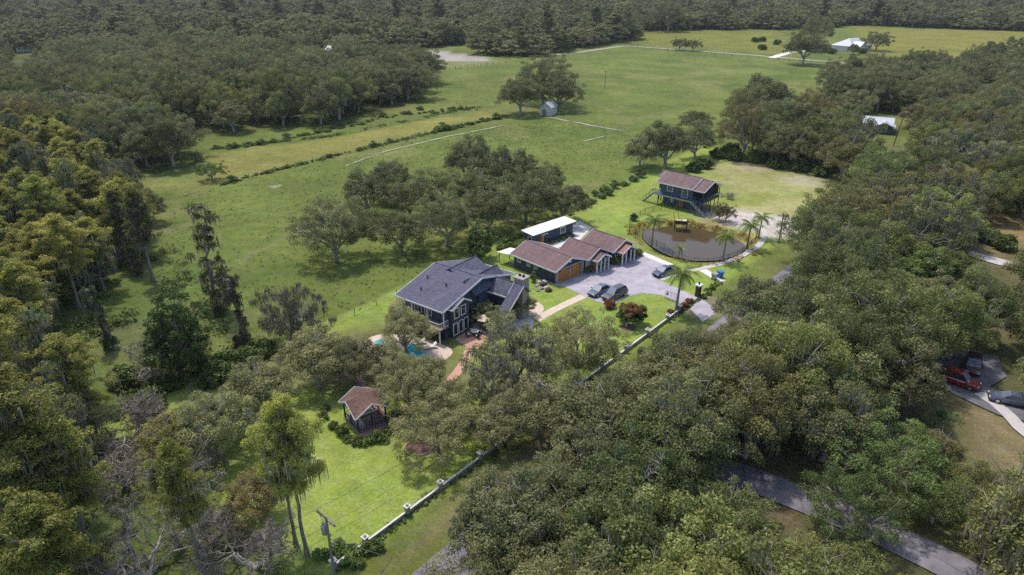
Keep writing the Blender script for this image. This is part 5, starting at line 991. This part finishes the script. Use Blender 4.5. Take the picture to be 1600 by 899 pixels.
def gate(label, p, q, h):
    p, q = G(*p), G(*q); d = q - p; t = thing('driveway_gate', label, 'gate', p, math.atan2(d.y, d.x)); L = d.length
    for z in (.15, h - .12): MB().tube([(0, 0, z), (L, 0, z + (.12 if z > 1 else 0))], .035, 4).build('rail', 'black_metal', t)
    for i in range(int(L / .28) + 1): MB().tube([(i * .28, 0, .1), (i * .28, 0, h)], .022, 4).build('picket', 'black_metal', t)
    MB().box(.2, .45, -.06, .06, .8, 1.2).build('lock_box', 'black_metal', t)
gate('open black metal gate leaf beside the tall palm', (1039, 467), (1056, 473), 1.5)
def post_fence(name, label, pts, gap, h, wires, m='grey_wood', r=.06, group=None, panel=None):
    P = [Vector((*q[:2], 0)) for q in pts]; t = thing(name, label, 'fence', P[0], 0, group); o = P[0]
    for a, b in zip(P[:-1], P[1:]):
        n = max(1, round((b - a).length / gap))
        for i in range(n): c = a.lerp(b, i / n) - o; MB().tube([c - Vector((0, 0, .1)), c + Vector((0, 0, h))], r, 5).build('post', m, t)
        if panel:
            u = (b - a).normalized(); k = int((b - a).length / panel); mb = MB()
            for i in range(k): c = a + u * (i * panel) - o; mb.tube([c + Vector((0, 0, .08)), c + Vector((0, 0, h - .05))], .014, 3, False)
            pk = mb.build('pickets', m, t); pk['kind'] = 'stuff'
        for z in wires: MB().tube([a - o + Vector((0, 0, z)), b - o + Vector((0, 0, z))], .028 if panel else .02, 3).build('rail' if panel else 'wire', m, t)
    c = P[-1] - o; MB().tube([c, c + Vector((0, 0, h))], r, 5).build('post', m, t); return t
PF = [G(*q) for q in [(1033, 328), (1008, 334), (984, 345), (983, 365), (1014, 380), (1037, 391), (1051, 401), (1065, 406), (1084, 412), (1105, 414), (1124, 411), (1137, 407), (1151, 402), (1168, 390), (1180, 378), (1183, 365)]]
post_fence('pond_fence', 'black metal picket fence curving round the pond', PF, 2.4, 1.25, (.12, 1.15), 'black_metal', .045, None, .22)
post_fence('boundary_fence', 'wire fence on posts along the pasture side of the property', [G(300, 612), G(620, 462), G(800, 376), G(930, 313), G(1010, 276)], 4.2, 1.15, (.5, 1.0))
post_fence('field_fence', 'post and wire fence along the near edge of the yellow field', [G(308, 240), G(311, 268), G(345, 290), G(450, 262), G(560, 236), G(690, 204), G(792, 183)], 4.0, 1.25, (.5, 1.1))
post_fence('field_fence', 'fence along the back edge of the yellow field', [G(512, 216), G(640, 190), G(750, 172), G(755, 165), G(700, 162)], 4.2, 1.2, (.5, 1.1))
post_fence('far_fence', 'dark fence of the distant pale paddock', [G(667, 115), G(720, 107), G(790, 99)], 4.5, 1.5, (.7, 1.3), 'dark_wood', .12); post_fence('far_fence', 'dark fence along the distant road', [G(985, 74), G(1080, 82), G(1200, 93), G(1320, 102)], 6.0, 1.4, (.7, 1.2), 'dark_wood', .12)

# ------------------------------------------------------------------ shrubs, plants and small things
rgS = np.random.default_rng(77)
def bush(px, py, i, s, label, group=None, col=(1, 1, 1, 1), pr=None, name=None):
    p = G(px, py); return plant(pr or SHRUBS[i], (p.x, p.y, 0), rgS.random() * 6, s, label, group, col, name)
CM = make_oak(201, 3.6, 2.0, 50, 95, (.13, .09), 0, .0, -.6, .8, 4, .14, 'shrub_leaf', 'crape_myrtle')
cmt = plant(CM, tuple(G(982, 511)), 0, 1.0, 'crape myrtle with reddish top on the front lawn'); rgc = np.random.default_rng(3)
tipsp = [clump(np.array([math.cos(a) * r_ * 1.7, math.sin(a) * r_ * 1.7, 3.55 - 1.0 * r_ * r_]), .42, 60, rgc, .7, (.10, .07)) for a, r_ in ((rgc.random() * 6.28, math.sqrt(rgc.random())) for _ in range(26))]; link('blossom', fastmesh('blossom', *cat(tipsp)[:2], 'red_leaf', attr=cat(tipsp)[2]), cmt)
sheet('myrtle_bed', [(G(982, 512).x + 1.2 * math.cos(a * .4), G(982, 512).y + 1.2 * math.sin(a * .4)) for a in range(16)], .018, 'mulch')
bush(953, 481, 0, (.85, .85, .85), 'round reddish-brown shrub at the front of the parked SUV', pr=REDSH)
for px, py, s, i, lab in ((919, 426, .95, 0, 'bright leafy bush beside the garage doors'), (963, 411, 1.15, 1, 'broad bush between the two cottage porches'), (988, 401, 1.2, 2, 'tall bush beside the far porch of the cottage'), (998, 399, .8, 2, 'dark bush at the far front corner of the cottage'), (833, 441, .55, 2, 'slim conical evergreen beside the stone chimney')):
    bush(px, py, i, (s, s, s * (2.2 if 'conical' in lab else 1)), lab, None, (1.2, 1.2, 1.1, 1))
for i in range(6): q = Vector((-13.9, 12.8 + i * 1.35, 0)); q.rotate(Matrix.Rotation(R(-47), 3, 'Z')); plant(SHRUBS[i % 2], (7.12 + q.x, 103.99 + q.y, 0), i, .5, 'low yellow-green shrub in the bed along the blue shed', 'shrubs along the shed', (1.7, 1.5, .8, 1))
for i in range(5): q = Vector((-18.6 + i * .5, 4.5 + i * .9, 0)); q.rotate(Matrix.Rotation(R(-47), 3, 'Z')); plant(SHRUBS[i % 4], (7.12 + q.x, 103.99 + q.y, 0), i, .8, 'yellowish shrub at the pasture end of the shed', 'shrubs behind the cottage', (1.5, 1.4, .8, 1))
for i, (px, py) in enumerate([(505, 655), (520, 668), (535, 678), (545, 688), (560, 694), (575, 694), (590, 688), (606, 678), (612, 660), (508, 640), (620, 650), (602, 690)]): bush(px, py, i % 4, .55 + .25 * rgS.random(), 'low dark shrub in the bed round the gazebo', 'shrubs round the gazebo', (1.1, 1.1, 1, 1))
for i, (px, py) in enumerate([(1062, 486), (1070, 480), (1048, 492), (1076, 474)]): bush(px, py, i, .55, 'red-leaved plant at the foot of the tall gate palm', 'red plants by the gate', pr=REDSH)
for i, (px, py) in enumerate([(1100, 466), (1108, 460), (1112, 452)]): bush(px, py, i, .55, 'grey garden plant beside the gate pillar', 'plants by the gate pillar', (1.3, 1.2, 1.2, 1))
for i, (px, py) in enumerate([(540, 882), (555, 872), (575, 862), (545, 862), (530, 858), (560, 885), (590, 858), (520, 868), (500, 872)]): bush(px, py, i % 4, .5 + .3 * rgS.random(), 'leafy shrub round the foot of the near utility pole', 'shrubs by the near pole', (1.1, 1.15, 1, 1))
for i, (px, py) in enumerate([(930, 306), (945, 300), (960, 294), (975, 290), (915, 312), (990, 283), (1000, 277), (920, 318), (952, 305), (940, 310)]): bush(px, py, i % 4, .9 + .4 * rgS.random(), 'bushy growth on the pasture fence behind the pond lawn', 'bushes on the pasture fence', (1.0, 1.05, .9, 1), name='fence_shrub')
for i in range(64):
    t = (i + rgS.random() * .8) / 64; px, py = (345 + 445 * t, 289 - 106 * t - 3 * math.sin(t * 3)); k_ = .22 + .3 * rgS.random() + (.45 if t > .74 else 0) + (.55 if rgS.random() > .88 else 0); bush(px + rgS.normal(0, 1.5), py + rgS.normal(0, .5), i % 4, (k_ * 1.25, k_ * 1.25, k_), 'shrub growing in the near fence of the yellow field', 'shrubs in the yellow field fence', (1.0, 1.05, .9, 1), name='fence_shrub')
for i in range(70):
    t = (i + rgS.random()) / 70; px, py = (330 + 415 * t, 234 - 68 * t + 5 * math.sin(t * 7)); k_ = .35 + .65 * rgS.random() ** 2; bush(px + rgS.normal(0, 3), py + rgS.normal(0, 1.6), 2 + i % 2, (k_ * 1.5, k_ * 1.5, k_), 'dark bush in the hedge behind the yellow field', 'hedge bushes behind the yellow field', (.95, 1.0, .9, 1), name='hedge_shrub')
for i, (px, py) in enumerate([(295, 560), (320, 575), (345, 590), (300, 545), (250, 610), (200, 600), (230, 640), (270, 605), (330, 600), (360, 575), (390, 565), (410, 552)]): bush(px, py, 0, .6 + .5 * rgS.random(), 'dense thicket shrub in the scrub left of the property', 'thicket shrubs', (1, 1, 1, 1), TALLW)
for i, (px, py) in enumerate([(1120, 246), (1150, 250), (1180, 254), (1215, 262), (1250, 268), (1285, 275), (1140, 240), (1200, 252), (1235, 258), (1100, 262), (1085, 268)]): bush(px, py, 0, .9 + .5 * rgS.random(), 'dark shrub along the far property line', 'shrubs on the far property line', (.75, .8, .75, 1), TALLW)
for i, (px, py) in enumerate([(1180, 66), (1190, 65), (1215, 70), (1190, 78), (1290, 82), (1300, 84), (1345, 84)]): bush(px, py, 1, 3.0, 'dark bush in the fields round the distant farmhouse', 'bushes near the farmhouse', (.7, .75, .7, 1))
bush(990, 345, 2, (.8, .8, 1.0), 'dark broad-leaved plant at the pond fence corner', None, (.6, .65, .5, 1)); bush(1565, 388, 0, 1.1, 'round green bush beside the gravel lane', None, (.8, .9, .7, 1), TALLW); bush(1540, 378, 0, 1.2, 'second green bush left of the gravel lane bush', None, (.8, .9, .7, 1), TALLW)
for px, py, lab in ((1124, 344, 'young tree on a thin stem by the house stairs'), (1133, 347, 'second young tree right of the house stairs')): p = G(px, py); plant(OAKS[7], (p.x, p.y, 0), px, (.24, .24, .36), lab, None, (1.2, 1.2, 1, 1), 'young_tree')
p = G(1137, 310); plant(BARES[1], (p.x, p.y, 0), 1, (.42, .42, .3), 'heap of grey cut branches beside the house on stilts', None, (1, 1, 1, 1), 'brush_pile')
# reeds on the far pond bank
rgR = np.random.default_rng(9); parts = []
for i in range(150):
    t = rgR.random(); j = int(t * (len(POND) - 1)); x, y = POND[j]; cx, cy = np.mean(POND, 0); k_ = rgR.uniform(1.06, 1.32)
    if y < cy - 1.0 and rgR.random() < .72: continue
    parts.append(clump(np.array([cx + (x - cx) * k_, cy + (y - cy) * k_, .05]), rgR.uniform(.4, .9), 40, rgR, .9, (.2, .06)))
V, F, q = cat(parts); V[:, 2] = np.maximum(V[:, 2], -.5); o = link('pond_reeds', fastmesh('pond_reeds', V, F, 'cypress_leaf', attr=q)); o['kind'] = 'stuff'; o.color = (1.15, .85, .7, 1); tag(o, 'dry yellow reeds along the far bank of the pond', 'reeds')
# viewing platform over the pond
p = G(1063, 356); vp = thing('pond_platform', 'brown wooden viewing platform on posts over the pond', 'platform', (p.x, p.y, 0), R(-12))
for x in (-1.2, 1.2):
    for y in (-.8, .8): post(vp, x, y, -1.3, 1.0, .14, 'dark_wood')
MB().box(-1.35, 1.35, -1.0, 1.0, 1.0, 1.12).build('floor', 'deck_wood', vp)
for a in ((-1.35, 1.35, -1.0, -.92), (-1.35, -1.27, -.92, 1.0), (1.27, 1.35, -.92, 1.0)): MB().box(*a, 1.12, 1.8).build('side_panel', 'dark_wood', vp)
MB().box(-1.1, .1, -.5, .5, 1.12, 1.6).build('seat_cushion', 'straw', vp); MB().box(.3, 1.1, -.5, .5, 1.12, 1.65).build('seat_cushion', 'offwhite', vp)
for x in (-1.2, -.3): MB().tube([(x, 1.0, 1.1), (x - .4, 1.6, 2.6)], .05, 5).build('ladder_rail', 'dark_wood', vp)
# bins
for px, py, lab in ((1116, 437, 'grey-lidded wheeled bin beside the blue recycling bin'), (1125, 434, 'bright blue recycling bin on the concrete pad')):
    p = G(px, py); b = thing('wheeled_bin', lab, 'bin', (p.x, p.y, .03), R(40)); m_ = 'blue_plastic' if 'bright' in lab else 'grey_metal'
    mb = MB(); lo = [(-.33, -.33, .06), (.33, -.33, .06), (.33, .33, .06), (-.33, .33, .06)]; hi = [(x * 1.3, y * 1.3, 1.05) for x, y, z in lo]; mb.v += lo + hi; mb.f += [(3, 2, 1, 0), (4, 5, 6, 7), (0, 1, 5, 4), (1, 2, 6, 5), (2, 3, 7, 6), (3, 0, 4, 7)]; mb.build('body', m_, b)
    ld = MB(); ld.extr([(-.47, -.47, 1.06), (.5, -.47, 1.06), (.5, .47, 1.06), (-.47, .47, 1.12)], (0, 0, .07)); ld.build('lid', 'blue_plastic' if 'bright' in lab else 'block', b)
    for s in (-1, 1): w_ = MB().lathe([(.13, -.03), (.13, .03)], k=10).build('wheel', 'tyre', b); w_.rotation_euler = (R(90), 0, 0); w_.location = (-.33, s * .34, .13)
# terrace furniture
tp = G(742, 524); tb = thing('patio_table', 'round pale table in the middle of the terrace seating', 'table', (tp.x, tp.y, .03)); MB().lathe([(.6, .68), (.62, .72), (.6, .74)], k=18).build('table_top', 'offwhite', tb); MB().lathe([(.3, 0), (.06, .1), (.05, .68)], k=8).build('pedestal', 'wicker', tb)
for i, lab in enumerate(('dark wicker chair on the pool side of the terrace table', 'dark wicker chair on the house side of the terrace table', 'dark wicker chair on the street side of the terrace table', 'dark wicker chair nearest the terrace walk')):
    a = i * 1.57 + .5; c = thing('patio_chair', lab, 'chair', (tp.x + 1.05 * math.cos(a), tp.y + 1.05 * math.sin(a), .03), a + R(180), 'chairs of the terrace table')
    MB().box(-.28, .28, -.3, .3, .34, .42).build('seat', 'wicker', c); MB().box(-.34, -.28, -.3, .3, .36, .85).build('backrest', 'wicker', c); MB().box(-.24, .26, -.26, .26, .42, .5).build('cushion', 'offwhite', c)
    for x in (-.24, .24):
        for y in (-.26, .26): MB().tube([(x, y, 0), (x, y, .35)], .025, 5).build('leg', 'wicker', c)
up = G(757, 516); um = thing('patio_umbrella', 'open tan parasol at the house end of the terrace', 'parasol', (up.x, up.y, .03)); MB().tube([(0, 0, 0), (0, 0, 2.4)], .03, 6).build('pole', 'grey_wood', um); MB().lathe([(1.25, 1.95), (1.22, 2.0), (.6, 2.25), (.05, 2.45)], k=8).build('canopy', 'cushion', um); MB().lathe([(.25, 0), (.25, .1)], k=10).build('base', 'block', um)
for px, py, rz, lab in ((655, 538, .4, 'white sun lounger by the shallow end of the pool'), (672, 545, .4, 'white sun lounger at the house corner of the pool')):
    p = G(px, py); l = thing('sun_lounger', lab, 'sun lounger', (p.x, p.y, .03), rz, 'loungers by the pool'); MB().box(-.9, .4, -.32, .32, .28, .36).build('seat', 'white_trim', l); MB().extr([(.4, -.32, .3), (.4, .32, .3), (.95, .32, .75), (.95, -.32, .75)], (0, 0, .07)).build('backrest', 'white_trim', l)
    for x in (-.8, .5):
        for y in (-.28, .28): MB().tube([(x, y, 0), (x, y, .3)], .03, 5).build('leg', 'grey_metal', l)
# garden rocks beside the chimney
def rock(px, py, s, label, m='stone', group=None):
    p = G(px, py); rg = np.random.default_rng(int(px * 7 + py)); mb = MB().lathe([(.1, 0), (.9, .05), (1, .35), (.7, .75), (.2, .95)], k=7); mb.v = [tuple(np.array(v) * s * rg.uniform(.75, 1.2)) for v in mb.v]; o = mb.build('garden_rock', m); o.location = (p.x, p.y, 0); return tag(o, label, 'rock', group)
for i, (px, py) in enumerate([(838, 447), (843, 443), (849, 446), (846, 452), (853, 451), (857, 455), (840, 455), (851, 442)]): rock(px, py, .4 + .12 * (i % 3), 'boulder of the rock garden between chimney and garage', ('stone', 'offwhite', 'dark_wood')[i % 3], 'rock garden boulders')
# round mulch bed with brick edging, under the gazebo oak
bp_ = G(655, 700); sheet('mulch_bed', [(bp_.x + 1.5 * math.cos(a * .3142), bp_.y + 1.3 * math.sin(a * .3142)) for a in range(20)], .022, 'mulch')
ed = thing('bed_edging', 'ring of bricks round the mulch bed of the gazebo oak', 'edging', (bp_.x, bp_.y, 0)); bk = MB().box(-.2, .2, -.07, .07, 0, .14); first = None
for i in range(24):
    a = i * math.pi / 12; o = bk.build('brick', 'brick_path', ed) if first is None else link('brick', first, ed); first = first or o.data; o.location = (1.55 * math.cos(a), 1.35 * math.sin(a), .005); o.rotation_euler = (0, 0, a + 1.57)
# leaning dead trunk in the scrub
p = G(132, 456); ld = thing('dead_trunk', 'pale dead trunk leaning in the left scrub', 'dead tree', (p.x, p.y, 0)); MB().tube([(0, 0, -.2), (1.0, .3, 4), (2.4, .8, 8.5), (3.0, 1.2, 10.2)], [.28, .24, .16, .05], 7).build('trunk', 'pale_bark', ld, smooth=True)
for z, dx in ((6.5, -1.3), (8, 1.4), (9, -.9)): MB().tube([(z * .28, .6, z), (z * .28 + dx, .9, z + 1.3)], [.08, .02], 5).build('limb', 'pale_bark', ld)

# grass tufts and weeds of the pasture
rgG = np.random.default_rng(12); PG = GW([(200, 640), (420, 560), (620, 455), (960, 300), (985, 225), (960, 190), (800, 190), (560, 240), (345, 295), (290, 300), (240, 380)]); X = rgG.uniform(-80, 60, 60000); Y = rgG.uniform(60, 260, 60000)
ok = inpoly(X, Y, PG) & (fbm(X, Y, 14, 41) * .6 + fbm(X, Y, 4, 42) + rgG.random(60000) * .8 > 1.25); X, Y = X[ok][:3000], Y[ok][:3000]; P = np.stack([X, Y, np.full(len(X), .1)], -1); P = np.repeat(P, 3, 0) + rgG.normal(0, .14, (len(P) * 3, 3)) * np.array([1, 1, .2])
V, F, q = leaves(P, rgG.normal(0, 1, (len(P), 3)) * np.array([1, 1, .4]) + np.array([0, 0, .9]), .2, .1, rgG, .2, np.repeat(rgG.random(len(P) // 3), 3)); V[:, 2] = np.maximum(V[:, 2], .0)
o = link('grass_tufts', fastmesh('grass_tufts', V, F, 'grass_blade', attr=q)); o['kind'] = 'stuff'; tag(o, 'tussocks and weeds scattered through the pasture grass', 'grass')
for i, (px, py, m_) in enumerate([(925, 421, 'terracotta'), (944, 415, 'block'), (968, 404, 'terracotta'), (880, 372, 'block'), (893, 362, 'terracotta'), (812, 408, 'block')]):
    p = G(px, py); t = thing('plant_pot', ('clay pot beside the garage pier', 'grey pot on the near porch step', 'clay pot between the cottage porches', 'grey pot on the shed patio', 'clay pot at the far end of the shed patio', 'grey pot at the back corner of the garage')[i], 'plant pot', (p.x, p.y, .03)); MB().lathe([(.16, 0), (.26, .4), (.29, .42), (.29, .48), (.22, .48)], k=12).build('pot', m_, t); o = link('plant', SHRUBS[i % 4]['crown'], t); o.scale = (.32, .32, .4); o.location = (0, 0, .42)

# ragged weeds along fences and the wall foot
rgW = np.random.default_rng(15); parts = []
def weeds(a, b, n, r0_, r1_, jit):
    a, b = Vector((*a[:2], 0)), Vector((*b[:2], 0))
    for _ in range(n):
        t = rgW.random(); p = a.lerp(b, t)
        if fbm(np.array(p.x), np.array(p.y), 6, 51) < .42: continue
        r = rgW.uniform(r0_, r1_); parts.append(clump(np.array([p.x + rgW.normal(0, jit), p.y + rgW.normal(0, jit), r * .3]), r, 26, rgW, .8, (.17, .09)))
for a, b, n in ((G(345, 290), G(450, 262), 110), (G(450, 262), G(560, 236), 110), (G(560, 236), G(690, 204), 150), (G(690, 204), G(792, 183), 160), (G(330, 234), G(512, 214), 220), (G(512, 214), G(745, 168), 300), (G(308, 240), G(311, 268), 60), (G(620, 462), G(930, 313), 200)): weeds(a, b, n, .3, .8, .7)
weeds(lotpt(0, .3), lotpt(80, .3), 220, .12, .35, .15); weeds(lotpt(0, -.3), lotpt(80, -.3), 160, .1, .28, .12)
V, F, q = cat(parts); V[:, 2] = np.maximum(V[:, 2], .01); o = link('fence_weeds', fastmesh('fence_weeds', V, F, 'vine_leaf', attr=q)); o['kind'] = 'stuff'; tag(o, 'ragged weeds along the field fences and the wall foot', 'weeds')

# ------------------------------------------------------------------ air
hz = MB().box(-3650, 3650, -420, 5200, -4, 53).build('haze', 'white_trim'); hz['kind'] = 'stuff'; tag(hz, 'thin pale summer haze over the whole landscape', 'haze')
hm, hn, ho = newmat('haze_air'); pv = N(hn, 'ShaderNodeVolumePrincipled'); pv.inputs['Color'].default_value = (.86, .91, 1, 1); pv.inputs['Density'].default_value = .00008; pv.inputs['Anisotropy'].default_value = .2
hn.links.new(pv.outputs[0], ho.inputs['Volume']); hz.data.materials.clear(); hz.data.materials.append(hm)
